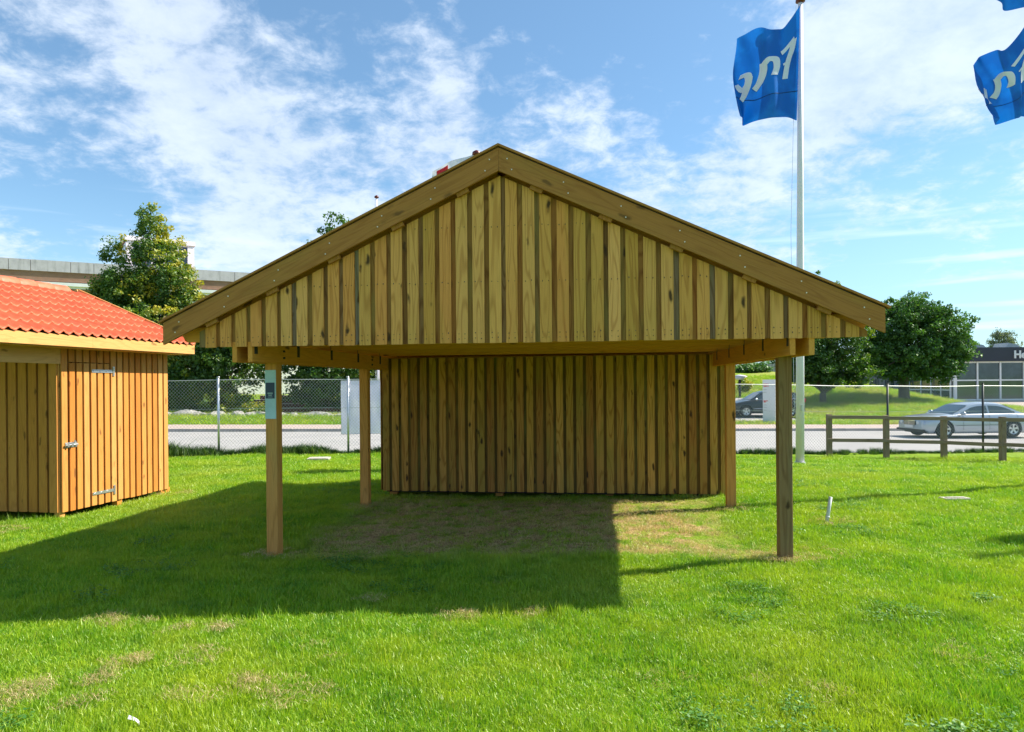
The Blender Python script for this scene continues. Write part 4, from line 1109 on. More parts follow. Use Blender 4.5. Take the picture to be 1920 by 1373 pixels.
def car(name, label, base, heading, paint, L, W, belt, roof, wheels, wr, sill=.20, plan=None, glass_sides=((.0, .48), (.52, 1.0)), coupe=False, trim=False):
    """local frame: x forward-to-back (front at x=0), y to the left side facing -y, z up. belt/roof: (x, z) polylines."""
    e = empty(name, base, heading); tag(e, label, 'car')
    hw = W/2
    plan = plan or [(0, .80), (.12, .90), (.5, .975), (1.2, 1.0), (L-1.1, 1.0), (L-.35, .96), (L-.08, .88), (L, .80)]
    xs = sorted(set([round(i*.05, 3) for i in range(int(L/.05)+1)]+[0.02, .08, L-.08, L-.02, L]))
    def arch(x):
        z = sill+.06*(1 if x < .25 or x > L-.25 else 0)
        for xw in wheels:
            if abs(x-xw) < wr*1.16: z = max(z, wr+math.sqrt((wr*1.16)**2-(x-xw)**2)*1.0-.0)
        return z
    rows = []
    for x in xs:
        w = hw*interp(plan, x); zb_ = interp(belt, x); a = arch(x)
        prof = [(.90, a), (.985, max(a, sill+.10)), (1.0, .46), (1.0, .60), (.985, zb_-.14), (.955, zb_-.05), (.90, zb_), (.55, zb_+.028), (0, zb_+.04)]
        row = [(x, -w*k, max(z, a if j < 5 else 0)) for j, (k, z) in enumerate(prof)]
        row += [(p[0], -p[1], p[2]) for p in row[-2::-1]]
        rows.append(row)
    b = MB(); b.grid(rows)
    n = len(rows[0]); b.f.append(tuple(range(n))); b.mi.append(0)
    b.f.append(tuple(range((len(rows)-1)*n, len(rows)*n))[::-1]); b.mi.append(0)
    o = b.build('body', paint, e, True); fix_normals(o.data)
    try: o.data.set_sharp_from_angle(angle=R(38))
    except Exception: pass
    MB().box(.25, L-.25, -hw*.80, hw*.80, sill-.03, .55).build('underbody', M_BLACKP, e)
    # cabin
    rx0, rx1 = roof[0][0], roof[-1][0]
    N = 26; rows = []
    for i in range(N+1):
        x = rx0+(rx1-rx0)*i/N; zr = interp(roof, x); zb_ = interp(belt, x)-.02; h = zr-zb_
        wb = hw*.90*interp(plan, x); wt = wb-max(h, 0)*.36
        row = [(x, -wb, zb_), (x, -wb+(wb-wt)*.5556, zb_+h*.5), (x, -wt, zb_+h*.90), (x, -wt*.88, zb_+h*.985), (x, -wt*.4, zb_+h*1.02), (x, 0, zb_+h*1.03)]
        row += [(p[0], -p[1], p[2]) for p in row[-2::-1]]; rows.append(row)
    b = MB(); b.grid(rows); o = b.build('cabin', paint, e, True); fix_normals(o.data)
    try: o.data.set_sharp_from_angle(angle=R(30))
    except Exception: pass
    def cabpt(x, t, side, off=.008):
        zr = interp(roof, x); zb_ = interp(belt, x)-.02; h = zr-zb_; wb = hw*.90*interp(plan, x); wt = wb-h*.36
        return (x, side*(wb-(wb-wt)*t*1.0+off), zb_+h*t*.90)
    # the flat parts of the roofline give windscreen (first leg) and rear screen (last leg)
    A0, A1 = roof[0][0], roof[1][0]; Z0, Z1 = roof[-1][0], roof[-2][0]
    def screen(name_, xa, xb, m):
        b = MB(); rows = []
        for i in range(9):
            x = xa+(xb-xa)*(.08+.84*i/8); zr = interp(roof, x); zb_ = interp(belt, x)-.02; h = zr-zb_; wb = hw*.90*interp(plan, x); wt = (wb-h*.36)
            ww = wt*.90; rows.append([(x-(.012 if xb > xa else -.012), ww*(j/4-1), zb_+h*(1.02-.04*abs(j/4-1)**3)+.010) for j in range(9)])
        b.grid(rows); b.build(name_, m, e, True)
    screen('windscreen', A0, A1, M_CGLASS); screen('rear_screen', Z0, Z1, M_CGLASS)
    # side windows: between A pillar line and C pillar line
    for side in (-1, 1):
        xa, xb = A0+(A1-A0)*.34, Z0-(Z0-Z1)*(.40)
        tot = xb-xa
        for (f0, f1) in glass_sides:
            b = MB(); rows = []
            for i in range(15):
                x = xa+tot*(f0+(f1-f0)*i/14); zr = interp(roof, x); zt = interp(belt, x)
                # window top follows the roof less the frame
                tmax = max(.02, 1-.085/max(zr-zt, .09)) if zr-zt > .1 else .02
                rows.append([cabpt(x, .10+(tmax-.10)*j/4 if tmax > .12 else .10+.02*j/4, side) for j in range(5)])
            b.grid(rows); b.build('side_window', M_CGLASS, e, True)
        # seams and strips
        b = MB()
        for f in (.0, .5, 1.0):
            x = xa+tot*f+(.10 if f == 0 else 0) 
            if coupe and f == .5: continue
            pts = [(x, side*(hw*interp(plan, x)*k+.002), z) for k, z in ((.99, sill+.12), (1.0, .46), (1.0, .6), (.985, interp(belt, x)-.14), (.955, interp(belt, x)-.05))]
            b.tube(pts, .006, 4)
        b.build('door_seam', M_BLACKP, e)
        b = MB()
        ys = [x for x in np.arange(wheels[0]+wr*1.25, wheels[1]-wr*1.25, .1)]
        b.tube([(x, side*(hw*interp(plan, x)+.004), .50) for x in ys], .014 if trim else .010, 5); b.build('rub_strip', M_BLACKP if not trim else M_CHROME, e)
        b = MB(); b.tube([(x, side*(hw*.90*interp(plan, x)+.022), interp(belt, x)+.01) for x in np.arange(xa-.05, xb+.1, .1)], .010, 5); b.build('window_trim', M_CHROME, e)
        for f in (.36, .86):
            if coupe and f > .5: continue
            x = xa+tot*f; MB().box(x-.10, x+.06, side*hw*.985-.018, side*hw*.985+.022, interp(belt, x)-.19, interp(belt, x)-.16).build('door_handle', paint if not trim else M_CHROME, e)
        # mirror
        x = xa+.05; zz = interp(belt, x)+.04
        me = MB(); me.box(-.07, .07, -.11, .11, -.06, .07); bm_ = bmesh.new(); mm = me.mesh('mirror', paint if not trim else M_CHROME, True); bm_.from_mesh(mm)
        bmesh.ops.bevel(bm_, geom=list(bm_.edges), offset=.035, segments=3, affect='EDGES'); bm_.to_mesh(mm); bm_.free()
        link('mirror', mm, e, Matrix.Translation((x, side*(hw*.96+.09), zz)))
    # wheels
    for xw in wheels:
        for side in (-1, 1):
            w = empty('wheel', (xw, side*(hw-.10), wr), 0, e)
            rows = []
            for (y, r) in ((-.10, wr*.62), (-.105, wr*.90), (-.08, wr*.99), (.0, wr), (.08, wr*.99), (.10, wr*.90), (.10, wr*.62)):
                rows.append([(r*math.cos(t*math.pi/16), y*(-side)*-1, r*math.sin(t*math.pi/16)) for t in range(33)])
            b = MB(); b.grid(rows); b.build('tyre', M_TYRE, w, True)
            b = MB(); yo = side*.085
            ring = [[(r*math.cos(t*math.pi/16), y, r*math.sin(t*math.pi/16)) for t in range(33)] for r, y in ((wr*.64, side*.10), (wr*.56, side*.095), (wr*.54, side*.04))]
            b.grid(ring)
            for k in range(5):
                a = k*2*math.pi/5+.3
                for da in (-.13, .13):
                    b.bar((.0, yo*.8, .0), (wr*.58*math.cos(a+da), yo, wr*.58*math.sin(a+da)), .045, .03, up=(0, 1, 0))
            b.tube([(0, yo*.6, 0), (0, yo*1.15, 0)], wr*.16, 12); b.build('rim', M_RIM, w)
            MB().tube([(0, -side*.02, 0), (0, side*.03, 0)], wr*.56, 20).build('brake_disc', M_BLACKP, w)
    return e
# silver saloon on the road
cx_ = 1765; 
ang = .07
def on_road(px, py):
    p = at(px, py, 1.0); Y = 28.0
    for _ in range(40):
        Y = .5*Y+.5*((zroad((p.x)*Y)+.03-CAMH)/(p.z-CAMH))
    return Vector((p.x*Y, Y, float(zroad(p.x*Y))+.03))
fw = on_road(1771, 822.5)      # contact of the near front wheel
d_car = Vector((math.cos(ang), math.sin(ang), -.0155)).normalized()   # towards its tail
Ls = 4.80; wf_ = .86; wb_ = wf_+2.80
belt_s = [(0, .62), (.04, .74), (.16, .795), (.8, .865), (1.42, .92), (2.4, .93), (3.6, .935), (3.95, .93), (4.55, .905), (4.72, .86), (4.80, .66)]
roof_s = [(1.22, .905), (2.02, 1.30), (2.30, 1.365), (2.75, 1.385), (3.15, 1.36), (3.40, 1.30), (4.15, .94)]
nv = Vector((math.sin(ang), -math.cos(ang), 0))   # towards the camera side
base = fw-d_car*wf_-nv*(.90-.08)
base.z = float(zroad(base.x))+.03
sc_ = car('silver_saloon', 'silver saloon car driving left on the road behind the low rail fence', base, ang, M_SILVER, Ls, 1.80, belt_s, roof_s, (wf_, wb_), .325, glass_sides=((.02, .50), (.53, .98)))
# front details of the saloon
b = MB(); b.box(-.030, .02, -.36, .36, .50, .66); o = b.build('grille', M_BLACKP, sc_)
b = MB()
for k in range(6): b.box(-.040, -.030, -.35, .35, .512+.025*k, .519+.025*k)
b.box(-.045, -.03, -.012, .012, .50, .67).box(-.045, .0, -.38, .38, .66, .685).build('grille_bars', M_CHROME, sc_)
for s in (-1, 1):
    for yy, rr_ in ((.50, .085), (.68, .070)):
        x_ = .035 if yy < .6 else .10
        MB().tube([(x_-.07, s*yy, .60), (x_-.05, s*yy, .60), (x_+.03, s*yy, .60)], [rr_*.8, rr_, rr_], 16).build('headlight', M_HEADL, sc_, True)
MB().box(-.045, .10, -.80, .80, .26, .34).build('bumper_trim', M_BLACKP, sc_)
MB().box(-.05, -.03, -.26, .26, .39, .49).build('number_plate', M_PLATEW, sc_)
for s in (-1, 1): MB().box(Ls-.12, Ls+.005, s*.55-.2, s*.55+.2, .62, .80).build('tail_light', M_TAIL, sc_)
# dark hatchback parked beyond
pw = gnd(1388, 785.5); pw.y = 41.5; pw = gx_(1388, 41.5)
belt_h = [(0, .60), (.05, .72), (.22, .82), (.9, .96), (1.25, 1.0), (2.5, 1.03), (3.6, 1.06), (4.2, 1.05), (4.36, .95), (4.40, .62)]
roof_h = [(1.10, .99), (1.85, 1.46), (2.2, 1.54), (2.7, 1.56), (3.4, 1.52), (3.85, 1.42), (4.30, 1.05)]
bh_ = Vector((pw.x-.80, 41.5, 0)); bh_.z = G(bh_.x+2, 41.5)+.04
hc = car('dark_hatchback', 'black blue hatchback parked beyond the road between the right carport posts', bh_, .02, M_NAVYP, 4.40, 1.82, belt_h, roof_h, (.84, 3.46), .34, sill=.24, glass_sides=((.02, .36), (.39, .70), (.73, .97)), trim=True)
for s in (-1, 1):
    MB().box(4.08, 4.385, s*.76-.10, s*.76+.10, .86, 1.08).build('tail_light', M_TAIL, hc)
    MB().box(.03, .20, s*.58-.14, s*.58+.14, .62, .735).build('headlight', M_HEADL, hc)
# a second parked car, only its roof and bonnet edge show left of the hatchback
b2 = Vector((bh_.x-5.3, 45.5, 0)); b2.z = G(b2.x+2, 45.5)+.04
car('dark_saloon', 'dark car parked farther back, mostly hidden behind the carport wall', b2, .02, M_NAVYP, 4.5, 1.8, belt_s[:-3]+[(4.3, .9), (4.5, .66)], roof_s, (.84, 3.5), .32)

# ================================================================== pylon sign, lamp, far fence
M_PYL = worn('white sign sheet', (.70, .72, .74), .45, .05, 2)
M_RED = mat('red print', (.65, .05, .05), .5); M_GREYP = mat('grey print', (.35, .36, .38), .5)
py_ = gx_(1442, 35.3); pyl = empty('pylon_sign', py_, -.45); tag(pyl, 'white pylon sign with small red and grey print at the edge of the road', 'sign')
ph = at(1442, 712, 35.3).z-py_.z
MB().box(-.30, .30, -.10, .10, .12, ph).build('sign_panel', M_PYL, pyl); MB().box(-.26, .26, -.12, .12, -.05, .12).build('foot', M_BLACKP, pyl)
b = MB()
for z0 in (ph-.26, ph-.36): b.box(-.27, -.08, -.104, -.101, z0, z0+.055).box(-.06, -.02, -.104, -.101, z0, z0+.055)
b.box(-.27, -.05, -.104, -.101, ph-1.10, ph-1.06).box(-.25, -.16, -.104, -.101, ph-1.16, ph-1.10); b.build('red_print', M_RED, pyl)
b = MB()
for z0 in (ph-.52, ph-.66, ph-1.3, ph-1.42, ph-1.56): b.box(-.27, -.10, -.104, -.101, z0, z0+.022)
b.build('grey_print', M_GREYP, pyl)
lp_ = gx_(1387, 50.0); lt_ = empty('bollard_lamp', lp_); tag(lt_, 'dark post lamp with pale hood near the parked hatchback', 'lamp')
lh = at(1387, 703, 50.0).z-lp_.z
MB().tube([(0, 0, -.1), (0, 0, lh-.35)], .09, 10).build('post', M_BLACKP, lt_); MB().tube([(0, 0, lh-.35), (0, 0, lh-.1), (0, 0, lh)], [.20, .55, .1], 14).build('hood', M_WHITE, lt_, True)
ff = empty('far_fence', gx_(1436, 72.0)); tag(ff, 'grey steel fence on the rise seen between the right carport posts', 'fence')
for k in range(8):
    x = -2.5+k*2.2; zg = G(ff.location.x+x, 72.0)-ff.location.z
    MB().box(x-.05, x+.05, -.05, .05, zg-.3, zg+1.9).build('fence_post', M_GALV, ff)
b = MB()
for k in range(110):
    x = -2.5+k*.15; zg = G(ff.location.x+x, 72.0)-ff.location.z; b.box(x-.012, x+.012, -.01, .01, zg, zg+1.8)
tag(b.build('fence_bars', M_GALV, ff), kind='stuff')

# ================================================================== small things on the lawn
p = gnd(1549, 986); st_ = empty('pipe_stub', p); tag(st_, 'short white plastic pipe sticking up at a tilt from the lawn right of the carport', 'pipe')
t = at(1557.5, 932, p.y)-p
M_PIPE = worn('scuffed white plastic', (.66, .68, .66), .5, .12, 20)
MB().tube([-t*.1, t*.5, t], [.021, .021, .020], 14).build('pipe', M_PIPE, st_, True)
MB().tube([t*.28+Vector((0, 0, 0)), t*.34], .025, 14).build('collar', M_PIPE, st_, True)
M_SOIL = worn('dug soil', (.15, .105, .065), .95, .3, 20, bump=.8, bscale=80)
def mound(name, label, p, rx, ry, h, m, seed):
    b = MB(); rows = []
    for i in range(9):
        r = i/8; rows.append([(rx*r*math.cos(a)*(1+.25*mnoise.noise(Vector((math.cos(a)*1.5, math.sin(a)*1.5, seed)))), ry*r*math.sin(a)*(1+.25*mnoise.noise(Vector((math.cos(a)*2, math.sin(a)*2, seed)))),
                              h*(1-r)**.8*(1+.5*mnoise.noise(Vector((math.cos(a)*3*r, math.sin(a)*3*r, seed*2))))-.02*r) for a in [2*math.pi*k/24 for k in range(25)]])
    b.grid(rows); o = b.build(name, m, None, True); o.location = p; tag(o, label, kind='stuff'); return o
mound('soil_heap', 'loose dug soil round the white pipe stub', p+Vector((.02, 0, 0)), .20, .14, .055, M_SOIL, 3)
def slab(name, label, px, py, sx, sy, h, rz, m, cat='slab'):
    p = gnd(px, py); e = empty(name, p, rz); tag(e, label, cat)
    me = MB().box(-sx/2, sx/2, -sy/2, sy/2, -.03, h).mesh('slab', m); bm = bmesh.new(); bm.from_mesh(me); bmesh.ops.bevel(bm, geom=list(bm.edges), offset=.008, segments=2, affect='EDGES'); bm.to_mesh(me); bm.free()
    link('cover', me, e); MB().box(-sx/2+.06, sx/2-.06, -sy/2+.05, sy/2-.05, h+.001, h+.008).build('plate', m, e); return e
M_SLAB = worn('pale concrete slab', (.46, .43, .37), .85, .15, 6)
slab('concrete_cover', 'flat pale concrete cover lying in the grass behind the front left post', 598, 864, .52, .42, .07, .12, M_SLAB)
slab('concrete_cover', 'thin pale slab flush in the grass right of the pipe stub', 1790, 940, .36, .16, .05, .05, M_SLAB)
# soil rings where the posts enter the ground
for k, (a, b_) in enumerate(((0, 0), (5.11, 0), (0, 2.8), (5.11, 2.8))):
    q_ = CO+CU*a+CV*b_; q_.z = G(q_.x, q_.y)
    mound('soil_ring', 'bare trodden soil round a carport post', q_, .19, .17, .035, M_SOIL, 5+k)
b = MB(); rows = []
pc_ = gnd(255, 1366)
for i in range(13):
    t = i/12; a = t*3.6; rows.append([(.028*math.cos(a)*(.5+t), .006*j-.006, .012+.035*math.sin(a*.5)+.018*t*j*.5) for j in (0, 1, 2)])
b.grid(rows); o = b.build('plastic_curl', M_WHITE, None, True); o.location = pc_; tag(o, 'small white curled scrap of plastic at the bottom left picture edge', 'litter')
# ================================================================== grass
def grass_material(name, dryness=0.0):
    m = bpy.data.materials.new(name); m.use_nodes = True; t = m.node_tree; t.nodes.clear(); q = NT(t)
    Pw = q.new('ShaderNodeNewGeometry').outputs['Position']; rnd = q.new('ShaderNodeObjectInfo').outputs['Random']
    dry = dry_nodes(q, Pw)
    bl = q.new('ShaderNodeAttribute', attribute_name='tint').outputs['Fac']
    n1 = q.noise(Pw, .9, 4, .6); n2 = q.noise(Pw, .25, 3, .5)
    f = q.math('ADD', q.math('MULTIPLY', rnd, .45), q.math('MULTIPLY', bl, .55))
    c = q.ramp(f, [(0, (.075, .25, .012)), (.35, (.20, .41, .013)), (.7, (.35, .53, .018)), (.93, (.56, .60, .05)), (1, (.66, .54, .20))])
    c = q.mix(q.range(n1, .42, .66, 0, .6), c, (.48, .56, .03))
    n7 = q.noise(Pw, 2.6, 4, .7); c = q.mix(q.range(n7, .52, .70, 0, .5), c, (.05, .22, .02))
    c = q.mix(q.range(n2, .5, .7, 0, .35), c, (.50, .52, .09))
    straw = q.ramp(bl, [(0, (.40, .27, .12)), (.5, (.64, .47, .24)), (1, (.80, .66, .40))])
    keep = q.math('GREATER_THAN', rnd, .72)
    c = q.mix(q.math('MULTIPLY', dry, q.math('SUBTRACT', 1.0, q.math('MULTIPLY', keep, .8))), c, straw)
    if dryness: c = q.mix(dryness, c, straw)
    d = q.new('ShaderNodeBsdfDiffuse', {'Color': c}); tr = q.new('ShaderNodeBsdfTranslucent', {'Color': q.mix(1.0, c, (1.0, 1.1, .6), 'MULTIPLY')})
    gl = q.new('ShaderNodeBsdfGlossy', {'Roughness': .42, 'Color': (.8, .85, .7, 1)})
    m1 = q.new('ShaderNodeMixShader', {0: .42}); t.links.new(d.outputs[0], m1.inputs[1]); t.links.new(tr.outputs[0], m1.inputs[2])
    m2 = q.new('ShaderNodeMixShader', {0: .05}); t.links.new(m1.outputs[0], m2.inputs[1]); t.links.new(gl.outputs[0], m2.inputs[2])
    o = q.new('ShaderNodeOutputMaterial'); t.links.new(m2.outputs[0], o.inputs[0]); return m
M_GRASS = grass_material('lawn grass'); M_HAY = grass_material('cut hay', .97)
def tuft(seed, n, rad, hmin, hmax, w, flat=0.0, m=None):
    rs = np.random.RandomState(seed); vs = []; fs = []; tn = []
    for i in range(n):
        a = rs.uniform(0, 6.283); r = rad*math.sqrt(rs.uniform()); x, y = r*math.cos(a), r*math.sin(a)
        h = rs.uniform(hmin, hmax); la = rs.uniform(0, 6.283); lean = rs.uniform(.15, .9)*h if not flat else rs.uniform(1.0, 3.5)*h
        dx, dy = math.cos(la), math.sin(la); ww = w*rs.uniform(.6, 1.2); fa = rs.uniform(0, 3.14); px_, py_ = math.cos(fa)*ww/2, math.sin(fa)*ww/2
        b0 = len(vs)
        z0 = 0 if not flat else rs.uniform(0, .02)
        vs += [(x-px_, y-py_, z0-.004), (x+px_, y+py_, z0-.004),
               (x+dx*lean*.35+px_*.8, y+dy*lean*.35+py_*.8, z0+h*.62), (x+dx*lean*.35-px_*.8, y+dy*lean*.35-py_*.8, z0+h*.62),
               (x+dx*lean, y+dy*lean, z0+h*(.98 if not flat else .75))]
        fs += [(b0, b0+1, b0+2, b0+3), (b0+3, b0+2, b0+4)]
        tn += [rs.uniform(0, 1)]*5
    me = bpy.data.meshes.new('tuft'); me.from_pydata(vs, [], fs); me.materials.append(m)
    at_ = me.attributes.new('tint', 'FLOAT', 'POINT'); at_.data.foreach_set('value', tn); me.update()
    return bpy.data.objects.new('grass_tuft', me)
def scatter(name, label, pts, rotz, scl, var, tufts, kind='stuff'):
    me = bpy.data.meshes.new(name); N = len(pts)
    me.vertices.add(N); me.vertices.foreach_set('co', pts.astype(np.float32).ravel())
    for nm, typ, arr in (('rot', 'FLOAT_VECTOR', np.stack([np.random.uniform(-.15, .15, N), np.random.uniform(-.15, .15, N), rotz], 1)), ('scl', 'FLOAT_VECTOR', scl)):
        a = me.attributes.new(nm, typ, 'POINT'); a.data.foreach_set('vector', arr.astype(np.float32).ravel())
    a = me.attributes.new('var', 'INT', 'POINT'); a.data.foreach_set('value', var.astype(np.int32))
    o = link(name, me); tag(o, label, kind=kind)
    ng = bpy.data.node_groups.new(name, 'GeometryNodeTree')
    ng.interface.new_socket('Geometry', in_out='INPUT', socket_type='NodeSocketGeometry'); ng.interface.new_socket('Geometry', in_out='OUTPUT', socket_type='NodeSocketGeometry')
    gi = ng.nodes.new('NodeGroupInput'); go = ng.nodes.new('NodeGroupOutput')
    ins = ng.nodes.new('GeometryNodeInstanceOnPoints'); jn = ng.nodes.new('GeometryNodeJoinGeometry')
    infos = []
    for tf in tufts:
        oi = ng.nodes.new('GeometryNodeObjectInfo'); oi.inputs['Object'].default_value = tf; oi.inputs['As Instance'].default_value = True; infos.append(oi)
    for oi in reversed(infos): ng.links.new(oi.outputs['Geometry'], jn.inputs[0])
    def named(nm, typ):
        a = ng.nodes.new('GeometryNodeInputNamedAttribute'); a.data_type = typ; a.inputs['Name'].default_value = nm; return [s for s in a.outputs if s.enabled][0] if False else a.outputs[0]
    ng.links.new(gi.outputs[0], ins.inputs['Points']); ng.links.new(jn.outputs[0], ins.inputs['Instance'])
    ins.inputs['Pick Instance'].default_value = True
    ng.links.new(named('var', 'INT'), ins.inputs['Instance Index'])
    ng.links.new(named('rot', 'FLOAT_VECTOR'), ins.inputs['Rotation']); ng.links.new(named('scl', 'FLOAT_VECTOR'), ins.inputs['Scale'])
    ng.links.new(ins.outputs[0], go.inputs[0])
    md = o.modifiers.new('scatter', 'NODES'); md.node_group = ng
    return o
T_LAWN = [tuft(100+i, 46, .085, .022, .062, .0042, m=M_GRASS) for i in range(6)]
T_TALL = [tuft(200+i, 34, .10, .07, .17, .007, m=M_GRASS) for i in range(4)]
T_HAY = [tuft(300+i, 40, .09, .010, .024, .0032, flat=1, m=M_HAY) for i in range(3)]
M_WEEDM = leafmat('weed leaves', [(0, (.03, .08, .012)), (.6, (.07, .15, .02)), (1, (.20, .27, .06))], .35)
T_WEED = [tuft(400+i, 44, .16, .14, .40, .016, m=M_WEEDM) for i in range(4)]
rs = np.random.RandomState(9)
P = []; S_ = []
for y0, y1, dens, sc in ((1.4, 2.6, 300, 1.2), (2.6, 5.0, 620, 1.0), (5.0, 7.5, 430, 1.05), (7.5, 10.5, 270, 1.25), (10.5, 14.5, 150, 1.5), (14.5, 19.0, 90, 1.9)):
    w = .76*y1+1.6; n = int(2*w*(y1-y0)*dens)
    x = rs.uniform(-w, w, n); y = rs.uniform(y0, y1, n); k = (np.abs(x) < .76*y+1.6) & (y < fence_y(x)+.3)
    # nothing grows through the buildings
    a, b_ = cab(x, y); k &= ~((a > -.05) & (a < 5.3) & (b_ > 3.62) & (b_ < 5.7))
    lx = (x-S0.x)*math.cos(-SA)-(y-S0.y)*math.sin(-SA); ly = (x-S0.x)*math.sin(-SA)+(y-S0.y)*math.cos(-SA)
    k &= ~((lx < 0.0) & (lx > -3.9) & (ly > .0) & (ly < WL))
    for a0, b0_ in ((0, 0), (5.11, 0), (0, 2.8), (5.11, 2.8)): k &= ((a-a0)**2+(b_-b0_)**2 > (.13+.05*np.sin(7*np.arctan2(b_-b0_, a-a0)))**2)
    x = x[k]; y = y[k]; a, b_ = cab(x, y)
    inside = (a > .1) & (a < 4.9) & (b_ > .0) & (b_ < 3.5)
    keep = ~inside | (rs.uniform(size=len(x)) < .42)
    x = x[keep]; y = y[keep]; inside = inside[keep]
    nz = np.sin(x*2.1+1.3*np.sin(y*1.7))*np.sin(y*2.7+np.sin(x*1.1))
    nz2 = np.sin(x*7.1+2.3*np.sin(y*5.7))*np.sin(y*8.7+np.sin(x*6.1))
    h = (1.0+.28*nz+.22*nz2)*rs.uniform(.55, 1.12, len(x))*np.where(rs.uniform(size=len(x)) < .05, 1.7, 1)*np.where(inside, .55, 1)
    P.append(np.stack([x, y, terrain(x, y)-.002], 1)); S_.append(np.stack([sc*np.ones_like(h), sc*np.ones_like(h), h*(1+.25*(sc-1))], 1))
P = np.concatenate(P); S_ = np.concatenate(S_)
print('lawn tufts', len(P))
scatter('lawn_grass', 'short bright green mown grass of the lawn', P, rs.uniform(0, 6.28, len(P)), S_, rs.randint(0, 6, len(P)), T_LAWN)
# broad-leaved weeds and clover: small flat rosettes scattered in the grass
def rosette(seed, n, rad, size):
    rs_ = np.random.RandomState(seed); vs = []; fs = []; tn = []
    for i in range(n):
        a = rs_.uniform(0, 6.283); r = rad*math.sqrt(rs_.uniform()); c = np.array([r*math.cos(a), r*math.sin(a), rs_.uniform(.025, .055)]); t = rs_.uniform(0, 6.283)
        u_ = np.array([math.cos(t), math.sin(t), rs_.uniform(-.3, .5)])*size*rs_.uniform(.6, 1.2); w_ = np.array([-math.sin(t), math.cos(t), rs_.uniform(-.3, .3)])*size*.35
        b0 = len(vs); vs += [tuple(c-u_*.5), tuple(c+w_-u_*.1), tuple(c+u_*.5), tuple(c-w_-u_*.1)]; fs.append((b0, b0+1, b0+2, b0+3)); tn += [rs_.uniform()]*4
    me = bpy.data.meshes.new('rosette'); me.from_pydata(vs, [], fs); me.materials.append(M_CLOV)
    at_ = me.attributes.new('tint', 'FLOAT', 'POINT'); at_.data.foreach_set('value', tn); me.update(); return bpy.data.objects.new('clover', me)
M_CLOV = leafmat('clover leaves', [(0, (.05, .17, .02)), (.6, (.11, .28, .035)), (1, (.22, .38, .06))], .35)
T_CLOV = [rosette(500+i, 40, .08, .020) for i in range(3)]
cl = []
for _ in range(70):
    cx0 = rs.uniform(-9, 11); cy0 = 3+rs.uniform()**1.4*13; r_ = rs.uniform(.08, .35)
    for _ in range(int(5+60*r_*r_*3)):
        a = rs.uniform(0, 6.28); d0 = r_*math.sqrt(rs.uniform()); x = cx0+d0*math.cos(a)*1.4; y = cy0+d0*math.sin(a); a2, b2_ = cab(x, y)
        if not (-.2 < a2 < 5.5 and -.1 < b2_ < 5.9) and not (x < -5.4 and y > 8.5): cl.append((x, y, G(x, y)))
cl = np.array(cl); N = len(cl)
scatter('clover_patches', 'small darker patches of clover and broad weeds in the lawn', cl, rs.uniform(0, 6.28, N), np.repeat(rs.uniform(.7, 1.3, N)[:, None], 3, 1), rs.randint(0, 3, N), T_CLOV)
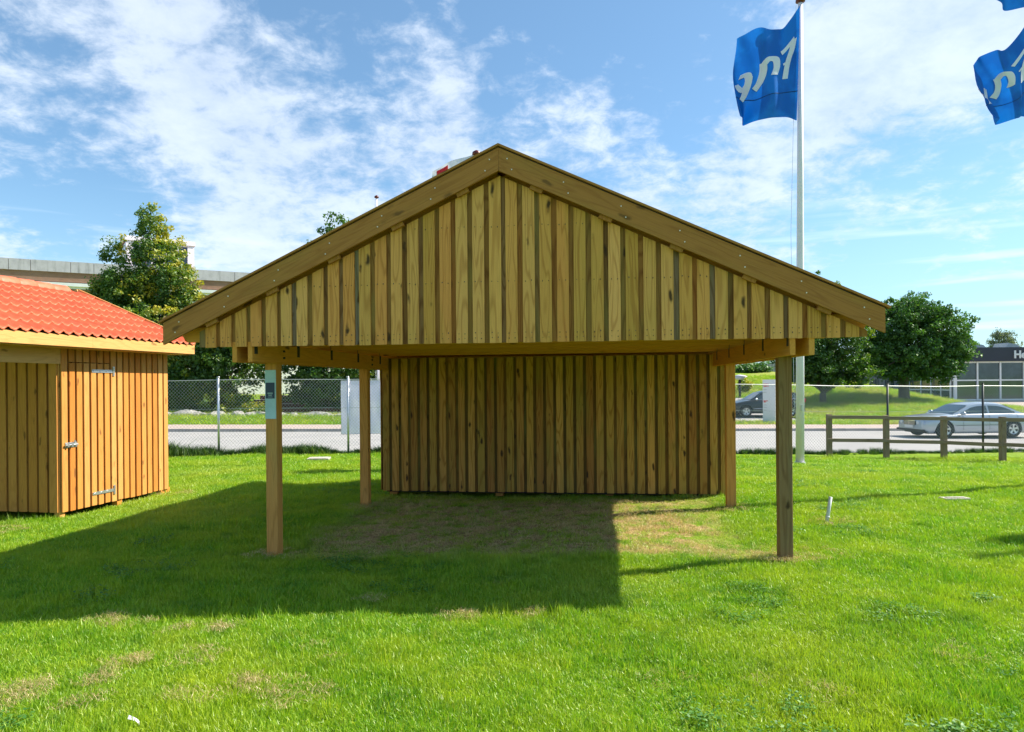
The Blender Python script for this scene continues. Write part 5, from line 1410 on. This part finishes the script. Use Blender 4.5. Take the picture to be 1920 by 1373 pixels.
# hay clippings in the lawn
hp = []
for px, py, n, r_ in ((200, 1172, 26, .16), (240, 1178, 16, .16), (330, 1190, 10, .12), (232, 1252, 30, .14), (185, 1287, 22, .10), (42, 1308, 26, .16), (66, 1298, 12, .10), (152, 1328, 14, .12), (480, 1290, 22, .11),
                      (375, 1322, 12, .12), (540, 1312, 34, .26), (425, 1187, 12, .12), (360, 1242, 18, .22), (858, 1166, 24, .18), (990, 1160, 10, .10), (690, 1134, 12, .10), (20, 1332, 14, .16), (325, 1318, 6, .06), (600, 1235, 8, .2),
                      (1785, 1240, 10, .2), (1500, 1300, 10, .25), (1260, 1290, 8, .2), (420, 1185, 8, .1), (985, 985, 60, .7), (1240, 975, 60, .6), (1180, 960, 70, .5), (760, 1010, 60, .8), (1350, 1040, 40, .4), (1500, 1045, 30, .35), (1440, 1052, 26, .18), (1490, 1056, 26, .2), (510, 1046, 22, .2), (1372, 958, 24, .25), (684, 954, 20, .2), (690, 955, 30, .3),
                      (315, 928, 40, .35), (1560, 985, 22, .22), (1670, 868, 12, .4), (1720, 862, 20, .5), (10, 1000, 30, .25)):
    p = gnd(px, py)
    if py > 1100: r_ *= .75; n = int(n*.62)
    for _ in range(n):
        a = rs.uniform(0, 6.283); q_ = r_*math.sqrt(rs.uniform()); x = p.x+q_*1.3*math.cos(a); y = p.y+q_*math.sin(a)
        hp.append((x, y, G(x, y)+rs.uniform(.030, .055)))
hp = np.array(hp); N = len(hp)
scatter('hay_clippings', 'dry pale clumps of cut grass lying on the lawn', hp, rs.uniform(0, 6.28, N), np.repeat(rs.uniform(.5, .95, N)[:, None], 3, 1), rs.randint(0, 3, N), T_HAY)
# weeds along the fence and rough grass on the banks
P = []; S_ = []
n = 2600; x = rs.uniform(-20, 23, n); y = fence_y(x)+rs.normal(size=n)*.13
dens_ = np.where(x < 3, 1.0, .62); k = rs.uniform(size=n) < dens_; x = x[k]; y = y[k]
nz = np.sin(x*1.9)+np.sin(x*4.7+1)*.6+np.sin(x*.7+2); s = (.75+.20*nz)*np.where(x < 3, 1.0, .5)*rs.uniform(.7, 1.2, len(x)); s = np.clip(s, .25, 1.5)
P.append(np.stack([x, y, terrain(x, y)], 1)); S_.append(np.stack([s, s, s], 1))
scatter('fence_weeds', 'rough dark weeds growing along the foot of the chain-link fence', P[0], rs.uniform(0, 6.28, len(x)), S_[0], rs.randint(0, 4, len(x)), T_WEED)
P = []; S_ = []
n = 26000; x = rs.uniform(-32, 42, n); e_ = rs.uniform(0, 1, n)**1.5*26; y = road1_y(x)+WALK+.05+e_
k = ~((x > -2.5) & (x < 17) & (e_ > 2.4) & (e_ < 15.2)) & ~((x > 33) & (y > 50)) & ~((x > -15) & (x < -4) & (e_ > 5.0) & (e_ < 9.5)) & (np.abs(x) < .85*y+1)
x = x[k]; y = y[k]; s = rs.uniform(1.1, 2.2, len(x))
P = np.stack([x, y, terrain(x, y)], 1); S_ = np.stack([s*1.6, s*1.6, s], 1)
scatter('bank_grass', 'rougher grass on the banks beyond the road', P, rs.uniform(0, 6.28, len(x)), S_, rs.randint(0, 4, len(x)), T_TALL)
